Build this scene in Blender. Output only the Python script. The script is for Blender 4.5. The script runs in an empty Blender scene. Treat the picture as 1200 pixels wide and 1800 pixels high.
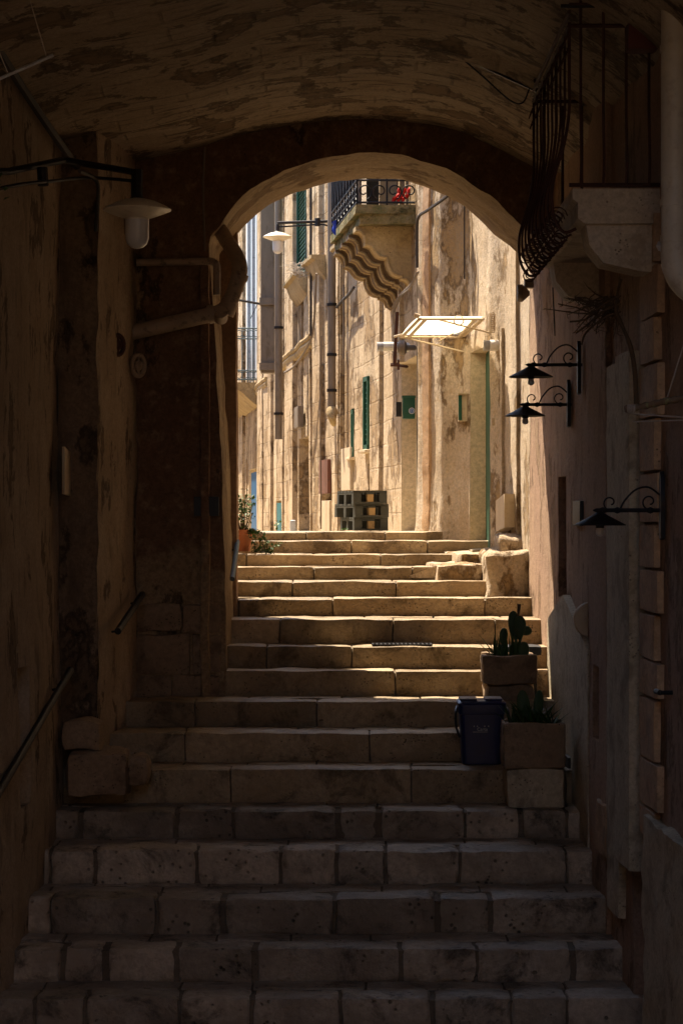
import bpy, math, random
from mathutils import Vector, noise, Matrix
random.seed(7)
S = bpy.context.scene
COL = S.collection
F = 4000.0
R = math.radians
def P(x, y, d): return Vector(((x-600)*d/F, d, (900-y)*d/F))
def lerp(a, b, t): return a+(b-a)*t
def interp(tab, v):
    if v <= tab[0][0]: return tab[0][1]
    for (a, b), (c, e) in zip(tab, tab[1:]):
        if v <= c: return lerp(b, e, (v-a)/(c-a))
    return tab[-1][1]
def nz(x, y, z): return noise.noise(Vector((x, y, z)))
def fr(x, y, z, o=3): return noise.fractal(Vector((x, y, z)), 1.0, 2.0, o)

# ------------------------------------------------------------------ materials
def newmat(name):
    m = bpy.data.materials.new(name); m.use_nodes = True
    nt = m.node_tree; b = nt.nodes['Principled BSDF']
    return m, nt, b
class N:
    def __init__(s, nt): s.nt = nt; s.co = nt.nodes.new('ShaderNodeTexCoord').outputs['Object']
    def n(s, t, **k):
        o = s.nt.nodes.new(t)
        for a, b in k.items(): setattr(o, a, b)
        return o
    def l(s, a, b): s.nt.links.new(a, b)
    def map(s, sc, rot=(0, 0, 0), src=None):
        m = s.n('ShaderNodeMapping'); m.inputs['Scale'].default_value = sc; m.inputs['Rotation'].default_value = rot
        s.l(src or s.co, m.inputs[0]); return m.outputs[0]
    def noise(s, scale, detail=6, rough=.6, vec=None, dist=0):
        o = s.n('ShaderNodeTexNoise'); o.inputs['Scale'].default_value = scale; o.inputs['Detail'].default_value = detail
        o.inputs['Roughness'].default_value = rough; o.inputs['Distortion'].default_value = dist
        s.l(vec or s.co, o.inputs['Vector']); return o.outputs['Fac']
    def vor(s, scale, feat='F1', vec=None, out='Distance'):
        o = s.n('ShaderNodeTexVoronoi', feature=feat); o.inputs['Scale'].default_value = scale
        s.l(vec or s.co, o.inputs['Vector']); return o.outputs[out]
    def ramp(s, f, a, b, c0=0, c1=1):
        o = s.n('ShaderNodeMapRange'); o.inputs[1].default_value = a; o.inputs[2].default_value = b
        o.inputs[3].default_value = c0; o.inputs[4].default_value = c1; o.interpolation_type = 'SMOOTHSTEP'
        s.l(f, o.inputs[0]); return o.outputs[0]
    def mix(s, f, a, b, bt='MIX'):
        o = s.n('ShaderNodeMix', data_type='RGBA', blend_type=bt)
        if isinstance(f, (int, float)): o.inputs[0].default_value = f
        else: s.l(f, o.inputs[0])
        for v, i in ((a, 6), (b, 7)):
            if isinstance(v, tuple): o.inputs[i].default_value = (*v, 1)
            else: s.l(v, o.inputs[i])
        return o.outputs[2]
    def math(s, op, a, b=0):
        o = s.n('ShaderNodeMath', operation=op)
        for v, i in ((a, 0), (b, 1)):
            if isinstance(v, (int, float)): o.inputs[i].default_value = v
            else: s.l(v, o.inputs[i])
        return o.outputs[0]
    def bump(s, b, h, dist, strength=1.0, prev=None):
        o = s.n('ShaderNodeBump'); o.inputs['Distance'].default_value = dist; o.inputs['Strength'].default_value = strength
        s.l(h, o.inputs['Height'])
        if prev: s.l(prev, o.inputs['Normal'])
        s.l(o.outputs[0], b.inputs['Normal']); return o.outputs[0]

def plaster(name, A, B, C, stain=(.1, .07, .04), patch=.55, streak=.5, bump=.02, sc=1.0, ax=(1, 1, .18), pits=.3, lowC=None, iso=(1, 1, 1), brick=0, face='xy'):
    """A, B coat colours; C bare stone showing through peeled patches; streaks run along the axis squeezed in ax"""
    m, nt, b = newmat(name); n = N(nt); n.co = n.map(iso)
    big = n.noise(.9*sc, 5, .6); fine = n.noise(9*sc, 8, .7); grain = n.noise(26*sc, 6, .78)
    st = n.noise(3.2*sc, 6, .65, n.map(ax, src=n.co))
    c = n.mix(n.ramp(big, .35, .65), A, B)
    pmr = n.math('ADD', n.noise(1.3*sc, 9, .68, n.map((1, 1, .55), src=n.co)), n.math('MULTIPLY', fine, .12)); pm = n.ramp(pmr, patch+.05, patch+.065)
    c = n.mix(pm, c, C)
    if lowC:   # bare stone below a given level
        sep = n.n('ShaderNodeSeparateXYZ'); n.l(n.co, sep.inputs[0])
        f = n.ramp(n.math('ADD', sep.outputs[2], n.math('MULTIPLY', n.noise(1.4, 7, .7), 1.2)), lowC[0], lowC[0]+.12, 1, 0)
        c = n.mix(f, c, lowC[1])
    c = n.mix(n.math('MULTIPLY', n.ramp(st, .5, .72), streak), c, stain)
    c = n.mix(n.ramp(grain, .32, .7, .0, .6), c, tuple(v*.4 for v in A))
    c = n.mix(n.ramp(fine, .5, .72, .0, .5), c, C)
    edge = n.math('MULTIPLY', n.ramp(pmr, patch+.015, patch+.045), n.ramp(pmr, patch+.05, patch+.10, 1, 0)); c = n.mix(n.math('MULTIPLY', edge, .6), c, stain)
    pt = n.ramp(n.vor(17*sc, vec=n.map((1, 1, .7))), .08, .2)
    pk = n.math('MULTIPLY', n.math('SUBTRACT', 1, pt), n.ramp(n.noise(2.5*sc, 4), .5, .62, 0, pits))
    c = n.mix(pk, c, tuple(v*.6 for v in stain))
    bh = None
    if brick:
        bk = n.n('ShaderNodeTexBrick'); 
        cv = n.co
        if face == 'yz':
            sp_ = n.n('ShaderNodeSeparateXYZ'); n.l(N(nt).co, sp_.inputs[0]); cb = n.n('ShaderNodeCombineXYZ'); n.l(sp_.outputs[1], cb.inputs[0]); n.l(sp_.outputs[2], cb.inputs[1]); cv = cb.outputs[0]
        n.l(n.mix(.03, cv, n.noise(3, 3)), bk.inputs['Vector']); bk.inputs['Scale'].default_value = 1
        bk.inputs['Brick Width'].default_value = .52; bk.inputs['Row Height'].default_value = .27; bk.inputs['Mortar Size'].default_value = .012; bk.inputs['Mortar Smooth'].default_value = .5
        bh = n.math('MULTIPLY', bk.outputs['Fac'], n.ramp(n.noise(1.1, 4), .42, .56)); c = n.mix(n.math('MULTIPLY', bh, brick), c, stain)
    n.l(c, b.inputs['Base Color'])
    b.inputs['Roughness'].default_value = .93; b.inputs['Specular IOR Level'].default_value = .15
    h = n.math('ADD', n.math('MULTIPLY', fine, .55), n.math('MULTIPLY', grain, .35))
    h = n.math('ADD', h, n.math('MULTIPLY', st, .5)); h = n.math('SUBTRACT', h, n.math('MULTIPLY', pm, .45))
    h = n.math('SUBTRACT', h, n.math('MULTIPLY', pk, .4))
    if bh: h = n.math('SUBTRACT', h, n.math('MULTIPLY', bh, .5))
    n.bump(b, h, bump)
    return m
def stone(name, A, B, stain, amt=.6, bump=.01, rough=.85, sc=1.0, tint=False, pit=38):
    m, nt, b = newmat(name); n = N(nt)
    c = n.mix(n.ramp(n.noise(2.1*sc, 7, .65), .35, .65), A, B)
    c = n.mix(n.math('MULTIPLY', n.ramp(n.noise(3.3*sc, 9, .72, dist=.4), .5, .64), amt), c, stain)
    pits = n.math('MULTIPLY', n.ramp(n.vor(pit*sc), .14, .3, 1, 0), n.ramp(n.noise(5*sc, 4), .5, .6))
    c = n.mix(n.math('MULTIPLY', pits, .8), c, tuple(v*.4 for v in stain))
    g = n.noise(28*sc, 6, .78)
    c = n.mix(n.ramp(g, .35, .68, 0, .65), c, tuple(v*.5 for v in A))
    if tint:
        a = n.n('ShaderNodeVertexColor', layer_name='tint'); c = n.mix(1.0, c, a.outputs[0], 'MULTIPLY')
    n.l(c, b.inputs['Base Color'])
    b.inputs['Roughness'].default_value = rough; b.inputs['Specular IOR Level'].default_value = .3
    h = n.math('ADD', n.math('MULTIPLY', n.noise(12*sc, 8, .65), .7), n.math('MULTIPLY', g, .25))
    h = n.math('SUBTRACT', h, n.math('MULTIPLY', pits, .3))
    n.bump(b, h, bump)
    return m
def plain(name, c, rough=.6, metal=0, var=.35, dirt=(.05, .035, .02), amt=.4, bump=.002, sc=6, spec=.4, stretch=(1, 1, 1)):
    m, nt, b = newmat(name); n = N(nt)
    v = n.noise(sc, 8, .65, n.map(stretch))
    col = n.mix(n.ramp(v, .3, .7, 0, var), c, tuple(x*.55 for x in c))
    col = n.mix(n.math('MULTIPLY', n.ramp(n.noise(sc*2.3, 8, .7, n.map(stretch)), .52, .66), amt), col, dirt)
    n.l(col, b.inputs['Base Color'])
    b.inputs['Roughness'].default_value = rough; b.inputs['Metallic'].default_value = metal; b.inputs['Specular IOR Level'].default_value = spec
    n.bump(b, n.noise(sc*7, 6, .7, n.map(stretch)), bump)
    return m
M = {}
M['facade'] = plaster('peeling_plaster', (.74, .575, .39), (.58, .42, .26), (.42, .275, .14), (.15, .09, .045), .555, .5, .10, 1.7, ax=(1, 1, .45), iso=(.8, .45, .8), brick=.15, face='yz')
M['facade2'] = plaster('old_limewash', (.80, .655, .49), (.68, .52, .35), (.50, .33, .16), (.2, .12, .055), .57, .4, .09, 1.7, ax=(1, 1, .45), iso=(1, .7, .8), brick=0, face='yz')
M['reveal'] = plaster('cream_reveal', (.74, .62, .44), (.68, .54, .36), (.46, .34, .2), (.25, .17, .1), .62, .3, .006)
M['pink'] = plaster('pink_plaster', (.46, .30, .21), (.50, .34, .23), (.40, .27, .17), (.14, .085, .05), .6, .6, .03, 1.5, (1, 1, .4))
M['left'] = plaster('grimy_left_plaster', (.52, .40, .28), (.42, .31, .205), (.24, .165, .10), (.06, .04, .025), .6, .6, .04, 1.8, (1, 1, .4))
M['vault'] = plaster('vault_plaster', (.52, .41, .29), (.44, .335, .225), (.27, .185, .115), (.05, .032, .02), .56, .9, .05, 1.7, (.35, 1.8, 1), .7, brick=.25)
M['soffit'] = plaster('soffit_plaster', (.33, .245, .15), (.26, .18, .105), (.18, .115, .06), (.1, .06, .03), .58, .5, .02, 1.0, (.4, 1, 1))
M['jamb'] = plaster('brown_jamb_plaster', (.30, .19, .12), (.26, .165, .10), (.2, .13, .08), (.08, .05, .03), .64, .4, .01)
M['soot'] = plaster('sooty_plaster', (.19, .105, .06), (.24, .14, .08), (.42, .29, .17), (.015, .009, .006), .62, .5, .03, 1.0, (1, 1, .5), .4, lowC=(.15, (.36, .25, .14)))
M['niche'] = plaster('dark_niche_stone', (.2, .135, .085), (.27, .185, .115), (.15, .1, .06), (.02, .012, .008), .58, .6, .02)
M['step'] = stone('step_limestone', (.47, .355, .22), (.32, .22, .12), (.10, .065, .03), .9, .035, .5, tint=True)
M['steplow'] = stone('pitted_grey_step_stone', (.56, .46, .35), (.30, .23, .165), (.06, .042, .028), .9, .04, .5, tint=True, pit=20)
M['mortar'] = stone('dark_mortar', (.19, .145, .10), (.12, .09, .06), (.03, .02, .015), .5, .01)
M['pave'] = stone('landing_stone', (.46, .38, .26), (.4, .31, .2), (.16, .11, .06), .5, .01, .7)
M['trough'] = stone('trough_stone', (.34, .235, .145), (.26, .17, .10), (.06, .035, .02), .7, .012)
M['tuff'] = stone('tuff_blocks', (.58, .38, .22), (.48, .31, .18), (.12, .075, .04), .5, .008)
M['paleblock'] = stone('pale_stone', (.56, .47, .33), (.48, .39, .26), (.1, .07, .045), .6, .012)
M['balc'] = stone('painted_balcony_stone', (.60, .5, .38), (.5, .4, .29), (.2, .14, .09), .6, .008)
M['moss'] = stone('mossy_stone', (.32, .24, .12), (.06, .085, .012), (.02, .024, .006), .9, .06, .95, 1.6)
M['corbelside'] = stone('shaded_corbel_side', (.20, .125, .06), (.13, .08, .04), (.05, .03, .015), .6, .015)  # shade on the corbel sides, put into a darker stone colour
M['corbel'] = stone('corbel_stone', (.46, .34, .18), (.36, .25, .12), (.12, .07, .03), .5, .012)
M['iron'] = plain('black_iron', (.012, .010, .012), .55, .3, .4, (.06, .025, .012), .35)
M['rust'] = plain('rusty_iron', (.07, .025, .015), .8, .1, .5, (.02, .012, .01), .5)
M['lead'] = plain('grey_downpipe', (.20, .155, .115), .6, .1, .4, (.1, .07, .04), .6, .004, 4, .4, (1, 1, .3))
M['terra_pipe'] = plain('old_soil_pipe', (.36, .26, .18), .55, 0, .5, (.04, .025, .015), .6, .004)
M['whitepipe'] = plain('white_pipe', (.58, .52, .42), .45, 0, .3, (.3, .22, .14), .35)
M['enamel'] = plain('cream_enamel', (.74, .66, .52), .35, 0, .15, (.3, .18, .08), .35, .001, 10)
M['globe'] = plain('frosted_globe', (.62, .6, .6), .3, 0, .1, (.4, .35, .3), .2, .0005, 6, .5)
M['green'] = plain('green_shutter', (.012, .085, .05), .55, 0, .4, (.06, .06, .03), .3)
M['blue'] = plain('blue_door_paint', (.004, .10, .24), .5, 0, .3, (.1, .1, .08), .25)
M['teal'] = plain('teal_door_paint', (.008, .15, .18), .5, 0, .3, (.1, .1, .08), .25)
M['brown'] = plain('brown_hatch', (.16, .06, .035), .7, 0, .4, (.05, .03, .02), .4)
M['creampaint'] = plain('cream_paint', (.55, .44, .3), .7, 0, .2, (.3, .2, .12), .3)
M['glass'] = plain('dull_glass', (.13, .15, .17), .12, 0, .2, (.2, .2, .2), .2, .0005, 2, .8)
M['bluegrey'] = plain('bluegrey_frame', (.10, .14, .16), .5)
M['palegrey'] = plain('pale_grey', (.45, .45, .46), .5, 0, .2)
M['wood'] = plain('weathered_pallet', (.065, .065, .055), .85, 0, .5, (.05, .04, .03), .5, .004, 5, .2, (.3, 1, 1))
M['orangewood'] = plain('pallet_block', (.36, .23, .1), .85, 0, .3)
M['plastic'] = plain('blue_plastic', (.001, .010, .075), .4, 0, .2, (.01, .01, .02), .2, .0006, 4, .5)
M['dark'] = plain('dark_plastic', (.01, .011, .014), .5, 0, .2, (.02, .02, .02), .2)
M['leaf'] = plain('leaf_green', (.045, .11, .02), .6, 0, .5, (.1, .12, .02), .4, .001, 14)
M['cactus'] = plain('cactus_green', (.05, .09, .035), .6, 0, .4, (.09, .08, .04), .4, .002, 9)
M['blade'] = plain('succulent_blade', (.03, .085, .018), .5, 0, .4, (.08, .07, .02), .3, .001, 9)
M['soil'] = plain('potting_soil', (.04, .026, .016), .95)
M['terra'] = plain('terracotta', (.42, .14, .06), .8, 0, .3, (.3, .2, .12), .3)
M['twig'] = plain('dry_twig', (.12, .075, .04), .9, 0, .5, (.03, .02, .01), .5)
M['lichen'] = plain('lichen_branch', (.2, .13, .08), .9, 0, .5, (.28, .3, .13), .7, .006, 12)
M['cord'] = plain('pale_cord', (.4, .34, .28), .8)
M['cable'] = plain('black_cable', (.03, .022, .018), .7)
M['red'] = plain('red_cloth', (.6, .015, .01), .8)
M['bluecloth'] = plain('blue_cloth', (.02, .05, .4), .8)
M['reed'] = plain('dark_reed_screen', (.2, .155, .13), .85, 0, .6, (.03, .02, .02), .6, .004, 16, .3, (3, 3, .1))
M['redpot'] = plain('dark_red_planter', (.10, .02, .015), .6)
M['ink'] = plain('white_print', (.5, .5, .5), .6, 0, .1, amt=0)
M['stickerblue'] = plain('blue_print', (.03, .13, .4), .5, 0, .1, amt=0)
M['white'] = plain('white_lacquer', (.75, .73, .68), .4, 0, .15, (.4, .3, .2), .2)
# translucent canopy sheet
m, nt, b = newmat('canopy_sheet'); n = N(nt)
tr = n.n('ShaderNodeBsdfTranslucent'); tr.inputs[0].default_value = (.93, .86, .66, 1)
df = n.n('ShaderNodeBsdfDiffuse'); df.inputs[0].default_value = (.8, .76, .6, 1)
mx = n.n('ShaderNodeMixShader'); mx.inputs[0].default_value = .25
n.l(tr.outputs[0], mx.inputs[1]); n.l(df.outputs[0], mx.inputs[2]); n.l(mx.outputs[0], nt.nodes['Material Output'].inputs[0]); M['sheet'] = m

# ------------------------------------------------------------------ objects
def tag(o, label=None, cat=None, group=None, kind=None):
    if label: o['label'] = label
    if cat: o['category'] = cat
    if group: o['group'] = group
    if kind: o['kind'] = kind
    return o
def thing(name, label, cat, loc=(0, 0, 0), group=None):
    o = bpy.data.objects.new(name, None); COL.objects.link(o); o.location = loc; o.empty_display_size = .1
    return tag(o, label, cat, group)
class MB:
    def __init__(s): s.v = []; s.f = []; s.t = []; s.cur = 1.0
    def add(s, vs, fs):
        k = len(s.v); s.v += [Vector(v) for v in vs]; s.f += [tuple(i+k for i in f) for f in fs]; s.t += [s.cur]*len(fs); s.m = getattr(s, 'm', []); s.m += [getattr(s, 'mi', 0)]*len(fs); return s
    def box(s, a, b, rz=0, c=None):
        x0, y0, z0 = a; x1, y1, z1 = b
        vs = [Vector(p) for p in ((x0,y0,z0),(x1,y0,z0),(x1,y1,z0),(x0,y1,z0),(x0,y0,z1),(x1,y0,z1),(x1,y1,z1),(x0,y1,z1))]
        if rz:
            c = Vector(c) if c else sum(vs, Vector())/8; mt = Matrix.Rotation(rz, 3, 'Z'); vs = [mt@(v-c)+c for v in vs]
        return s.add(vs, [(0,3,2,1),(4,5,6,7),(0,1,5,4),(1,2,6,5),(2,3,7,6),(3,0,4,7)])
    def tube(s, pts, r, n=8, cap=True, flat=None):
        pts = [Vector(p) for p in pts]; vs = []; up = None
        for i, p in enumerate(pts):
            t = (pts[min(i+1, len(pts)-1)]-pts[max(i-1, 0)]).normalized()
            if up is None: up = Vector((0, 0, 1)) if abs(t.z) < .9 else Vector((1, 0, 0))
            a = t.cross(up).normalized(); b = a.cross(t).normalized(); up = b
            rr = r[i] if isinstance(r, (list, tuple)) else r
            for k in range(n):
                an = 2*math.pi*k/n
                vs.append(p+a*math.cos(an)*rr+b*math.sin(an)*rr*(flat or 1))
        fs = [(i*n+k, i*n+(k+1) % n, (i+1)*n+(k+1) % n, (i+1)*n+k) for i in range(len(pts)-1) for k in range(n)]
        if cap: fs += [tuple(range(n))[::-1], tuple((len(pts)-1)*n+k for k in range(n))]
        return s.add(vs, fs)
    def lathe(s, prof, c, n=24, axis='Z'):
        vs = []; c = Vector(c)
        for r, h in prof:
            for k in range(n):
                a = 2*math.pi*k/n; v = Vector((r*math.cos(a), r*math.sin(a), h))
                if axis == 'Y': v = Vector((v.x, v.z, v.y))
                if axis == 'X': v = Vector((v.z, v.x, v.y))
                vs.append(c+v)
        fs = [(i*n+k, i*n+(k+1) % n, (i+1)*n+(k+1) % n, (i+1)*n+k) for i in range(len(prof)-1) for k in range(n)]
        return s.add(vs, fs)
    def prism(s, pts, off):
        """pts: polygon (3D), extruded by vector off"""
        pts = [Vector(p) for p in pts]; off = Vector(off); n = len(pts)
        return s.add(pts+[p+off for p in pts], [tuple(range(n)), tuple(range(2*n-1, n-1, -1))]+[(i, (i+1) % n+0, (i+1) % n+n, i+n)[::-1] for i in range(n)])
    def rbox(s, a, b, seg=.06, rad=.02, amp=.006, fq=5, rz=0, c=None, seed=0):
        """stone block: subdivided, rounded and uneven"""
        a = Vector(a); b = Vector(b); n = [max(2, int(round((b[i]-a[i])/seg))) for i in range(3)]
        idx = {}; vs = []; fs = []
        mt = Matrix.Rotation(rz, 3, 'Z'); cc = Vector(c) if c else (a+b)/2
        def vid(i, j, k):
            if (i, j, k) not in idx:
                p = Vector((lerp(a.x, b.x, i/n[0]), lerp(a.y, b.y, j/n[1]), lerp(a.z, b.z, k/n[2])))
                q = Vector([min(max(p[t], a[t]+rad), b[t]-rad) for t in range(3)]); d = p-q
                if d.length > rad: p = q+d.normalized()*rad
                w = Vector((fr(p.x*fq+seed, p.y*fq, p.z*fq), fr(p.x*fq, p.y*fq+9+seed, p.z*fq), fr(p.x*fq, p.y*fq, p.z*fq+5+seed)))*amp
                p = p+w
                if rz: p = mt@(p-cc)+cc
                idx[(i, j, k)] = len(vs); vs.append(p)
            return idx[(i, j, k)]
        for i in range(n[0]):
            for j in range(n[1]):
                fs.append((vid(i,j,0), vid(i,j+1,0), vid(i+1,j+1,0), vid(i+1,j,0))); K = n[2]
                fs.append((vid(i,j,K), vid(i+1,j,K), vid(i+1,j+1,K), vid(i,j+1,K)))
            for k in range(n[2]):
                J = n[1]
                fs.append((vid(i,0,k), vid(i+1,0,k), vid(i+1,0,k+1), vid(i,0,k+1)))
                fs.append((vid(i,J,k), vid(i,J,k+1), vid(i+1,J,k+1), vid(i+1,J,k)))
        for j in range(n[1]):
            for k in range(n[2]):
                I = n[0]
                fs.append((vid(0,j,k), vid(0,j,k+1), vid(0,j+1,k+1), vid(0,j+1,k)))
                fs.append((vid(I,j,k), vid(I,j+1,k), vid(I,j+1,k+1), vid(I,j,k+1)))
        return s.add(vs, fs)
    def build(s, name, mat, parent=None, sharp=35, tint=False):
        me = bpy.data.meshes.new(name); me.from_pydata([tuple(v) for v in s.v], [], s.f); me.update()
        o = bpy.data.objects.new(name, me); COL.objects.link(o)
        if tint:
            ca = me.color_attributes.new('tint', 'FLOAT_COLOR', 'CORNER')
            for p in me.polygons:
                t = s.t[p.index]
                for li in p.loop_indices: ca.data[li].color = (t, t*.99, t*.97, 1)
        for mm in (mat if isinstance(mat, list) else [mat]): me.materials.append(mm)
        if isinstance(mat, list):
            for p in me.polygons: p.material_index = s.m[p.index]
        me.shade_smooth(); me.set_sharp_from_angle(angle=R(sharp))
        if parent:
            o.parent = parent
            if parent.type == 'EMPTY' or True: o.matrix_parent_inverse = Matrix.Translation(-wloc(parent))
        return o
def wloc(o):
    v = Vector(o.location)
    return v
def arc(c, r, a0, a1, n, u, w):
    c = Vector(c); u = Vector(u); w = Vector(w)
    return [c+u*r*math.cos(lerp(a0, a1, i/n))+w*r*math.sin(lerp(a0, a1, i/n)) for i in range(n+1)]
def spiral(c, r0, r1, a0, a1, n, u, w):
    c = Vector(c); u = Vector(u); w = Vector(w)
    return [c+u*lerp(r0, r1, i/n)*math.cos(lerp(a0, a1, i/n))+w*lerp(r0, r1, i/n)*math.sin(lerp(a0, a1, i/n)) for i in range(n+1)]
def smooth(pts, k=6):
    pts = [Vector(p) for p in pts]; out = []
    for i in range(len(pts)-1):
        p0 = pts[max(i-1, 0)]; p1 = pts[i]; p2 = pts[i+1]; p3 = pts[min(i+2, len(pts)-1)]
        for j in range(k):
            t = j/k
            out.append(.5*((2*p1)+(-p0+p2)*t+(2*p0-5*p1+4*p2-p3)*t*t+(-p0+3*p1-3*p2+p3)*t**3))
    return out+[pts[-1]]

# ---- wall sheets with real openings
class Path:
    def __init__(s, pts, side=1):
        s.p = [Vector((a, b, 0)) for a, b in pts]; s.side = side; s.s = [0]
        for a, b in zip(s.p, s.p[1:]): s.s.append(s.s[-1]+(b-a).length)
    def at(s, t):
        for i in range(len(s.s)-1):
            if t <= s.s[i+1]+1e-9 or i == len(s.s)-2:
                return s.p[i].lerp(s.p[i+1], (t-s.s[i])/(s.s[i+1]-s.s[i]))
    def seg_n(s, i):
        t = (s.p[i+1]-s.p[i]).normalized(); return Vector((-t.y, t.x, 0))*s.side
    def nor(s, t):
        out = Vector()
        for i in range(len(s.s)-1):
            if s.s[i]-1e-6 <= t <= s.s[i+1]+1e-6: out += s.seg_n(i)
        return out.normalized()
    def s_y(s, y):
        for i in range(len(s.s)-1):
            a, b = s.p[i].y, s.p[i+1].y
            if min(a, b)-1e-9 <= y <= max(a, b)+1e-9 and a != b: return lerp(s.s[i], s.s[i+1], (y-a)/(b-a))
    def s_px(s, x, lo=0, hi=None):
        """arc length where the wall passes a picture column (only used while measuring)"""
        lo = lo; hi = s.s[-1] if hi is None else hi; n = 4000; best = None
        for i in range(n+1):
            t = lerp(lo, hi, i/n); p = s.at(t); e = abs(600+F*p.x/p.y-x)
            if best is None or e < best[0]-1e-6: best = (e, t)
        return best[1]
def brk(a, b, st, cuts):
    cs = sorted(set([a, b]+[c for c in cuts if a < c < b])); out = []
    for u, v in zip(cs, cs[1:]):
        k = max(1, int(math.ceil((v-u)/st))); out += [lerp(u, v, i/k) for i in range(k)]
    return out+[b]
def wall(path, z0, z1, mat, parent, name='wall', ops=(), step=.1, zstep=.12, disp=None, bands=(), cap=2.0, floor=None):
    cuts = list(path.s)+[o[0] for o in ops]+[o[1] for o in ops]+[x for b in bands for x in (b[0]-.004, b[0], b[1], b[1]+.004)]
    zc = [o[2] for o in ops]+[o[3] for o in ops]
    SL = brk(0, path.s[-1], step, cuts); ZL = brk(z0, z1, zstep, zc)
    mb = MB(); vs = []; nZ = len(ZL)
    def d(p, t, z):
        v = disp(t, z) if disp else 0
        for a, b, off in bands:
            if a-1e-6 <= t <= b+1e-6: v += off
        return v
    for t in SL:
        p = path.at(t); nn = path.nor(t)
        for z in ZL: vs.append(p+nn*d(p, t, z)+Vector((0, 0, z)))
    fs = []
    def hole(tm, zm): return any(o[0] < tm < o[1] and o[2] < zm < o[3] for o in ops)
    for i in range(len(SL)-1):
        for j in range(nZ-1):
            if hole((SL[i]+SL[i+1])/2, (ZL[j]+ZL[j+1])/2): continue
            q = (i*nZ+j, (i+1)*nZ+j, (i+1)*nZ+j+1, i*nZ+j+1)
            fs.append(q if path.side < 0 else q[::-1])
    mb.add(vs, fs)
    if cap:
        k = len(SL); top = []
        for i, t in enumerate(SL): top.append(vs[i*nZ+nZ-1]-path.nor(t)*cap)
        base = len(mb.v); mb.v += top
        for i in range(k-1): mb.f.append((i*nZ+nZ-1, (i+1)*nZ+nZ-1, base+i+1, base+i)); mb.t.append(1.0)
        b2 = len(mb.v); mb.v += [Vector((v.x, v.y, z0)) for v in top]
        for i in range(k-1): mb.f.append((base+i, base+i+1, b2+i+1, b2+i)); mb.t.append(1.0)
    o = mb.build(name, mat, parent, 50)
    for op in ops:
        a, b, za, zb, dep = op[:5]; rm = op[5] if len(op) > 5 else mat
        tm = (a+b)/2; nn = path.nor(tm)
        if isinstance(dep, tuple): dvec = Vector((dep[0], dep[1], 0))
        else: dvec = -nn*dep
        rb = MB()
        ts = [t for t in SL if a-1e-6 <= t <= b+1e-6]; zs = [z for z in ZL if za-1e-6 <= z <= zb+1e-6]
        def V(t, z):
            p = path.at(t); return p+path.nor(t)*(d(p, t, z)-.002)+Vector((0, 0, z))
        def strip(pts):
            k = len(pts); m_ = 4; v2 = []
            for q in range(m_+1):
                for p in pts: v2.append(p+dvec*(q/m_))
            rb.add(v2, [(q*k+i, q*k+i+1, (q+1)*k+i+1, (q+1)*k+i) for q in range(m_) for i in range(k-1)])
        strip([V(a+1e-5, z) for z in zs]); strip([V(b-1e-5, z) for z in zs]); strip([V(t, zb) for t in ts]); strip([V(t, za) for t in ts])
        A, B = V(a, za)+dvec, V(b, za)+dvec
        rb.add([A, B, B+Vector((0, 0, zb-za)), A+Vector((0, 0, zb-za))], [(0, 1, 2, 3)])
        rb.build('reveal', rm, parent)
    return o

# ------------------------------------------------------------------ levels measured from the photograph
ST = [(935,22.6),(951,21.9),(974,21.3),(997,20.7),(1022,20.1),(1052,19.5),(1088,18.95),(1136,18.58),(1180,18.2),(1233,17.62),
      (1288,17.06),(1352,16.5),(1425,16.05),(1495,15.45),(1580,14.83),(1668,14.3),(1755,13.8)]
ST = [(d, -(y-900)*d/F) for y, d in ST]                 # (distance, level) of each nosing
ST += [(13.2, -3.13), (12.6, -3.3)]
def floor_far(y): return -max(.198, .0097*y-.035)
def level(y):
    if y >= ST[0][0]: return floor_far(y)
    for d, z in ST:
        if y >= d: return z
    return -3.3-.17

# ------------------------------------------------------------------ staircase
stairs = thing('stone_staircase', 'worn limestone steps climbing through the dark archway to the sunlit landing', 'staircase', (0, ST[-1][0], -3.4))
for i, (d, z) in enumerate(ST):
    back = ST[i-1][0] if i else d+.35
    zb = ST[i+1][1] if i+1 < len(ST) else -3.47
    x0, x1 = (-2.35, 2.0) if d < 18.2 else (-1.8, 1.75)
    low = i >= 12
    mb = MB(); gap = .055 if low else .006
    x = x0+random.uniform(-.2, 0)
    jm = MB()
    while x < x1:
        w = random.choice((.3, .42, .55, .68, .8))*random.uniform(.85, 1.15) if low else random.uniform(.7, 1.6); gap = random.uniform(.006, .036) if low else random.uniform(.002, .008)
        xe = min(x+w, x1+.1); dz = random.uniform(-.005, .005); dy = random.uniform(-.014, .014)
        mb.cur = random.uniform(.7, 1.2)
        dep = min(.3, back-d+.03)
        mb.rbox((x, d+dy, zb-.02), (xe-gap, d+dep, z+dz), .04, .026 if low else .016, .013 if low else .010, 6 if low else 3, seed=i*3.1)
        x = xe
    # rows of paving behind the nosing stones
    y = d+min(.3, back-d+.03)
    while y < back+.02:
        y2 = min(y+.26, back+.05); x = x0-random.uniform(0, .3)
        while x < x1:
            w = random.uniform(.35, .9); mb.cur = random.uniform(.8, 1.1)
            mb.rbox((x, y+.006, z-.09), (x+w-.01, y2, z-.004+random.uniform(-.004, .004)), .07, .012, .007, 5, seed=i)
            x += w
        y = y2+.001
    so = mb.build('step', M['steplow' if i > 11 else 'step'], stairs, 60, tint=True)
    j2 = MB(); j2.rbox((x0-.05, d+.026, zb-.06), (x1, back+.04, z-.018), .09, .008, .005, 6)
    j2.build('mortar', M['mortar'], so)
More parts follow.
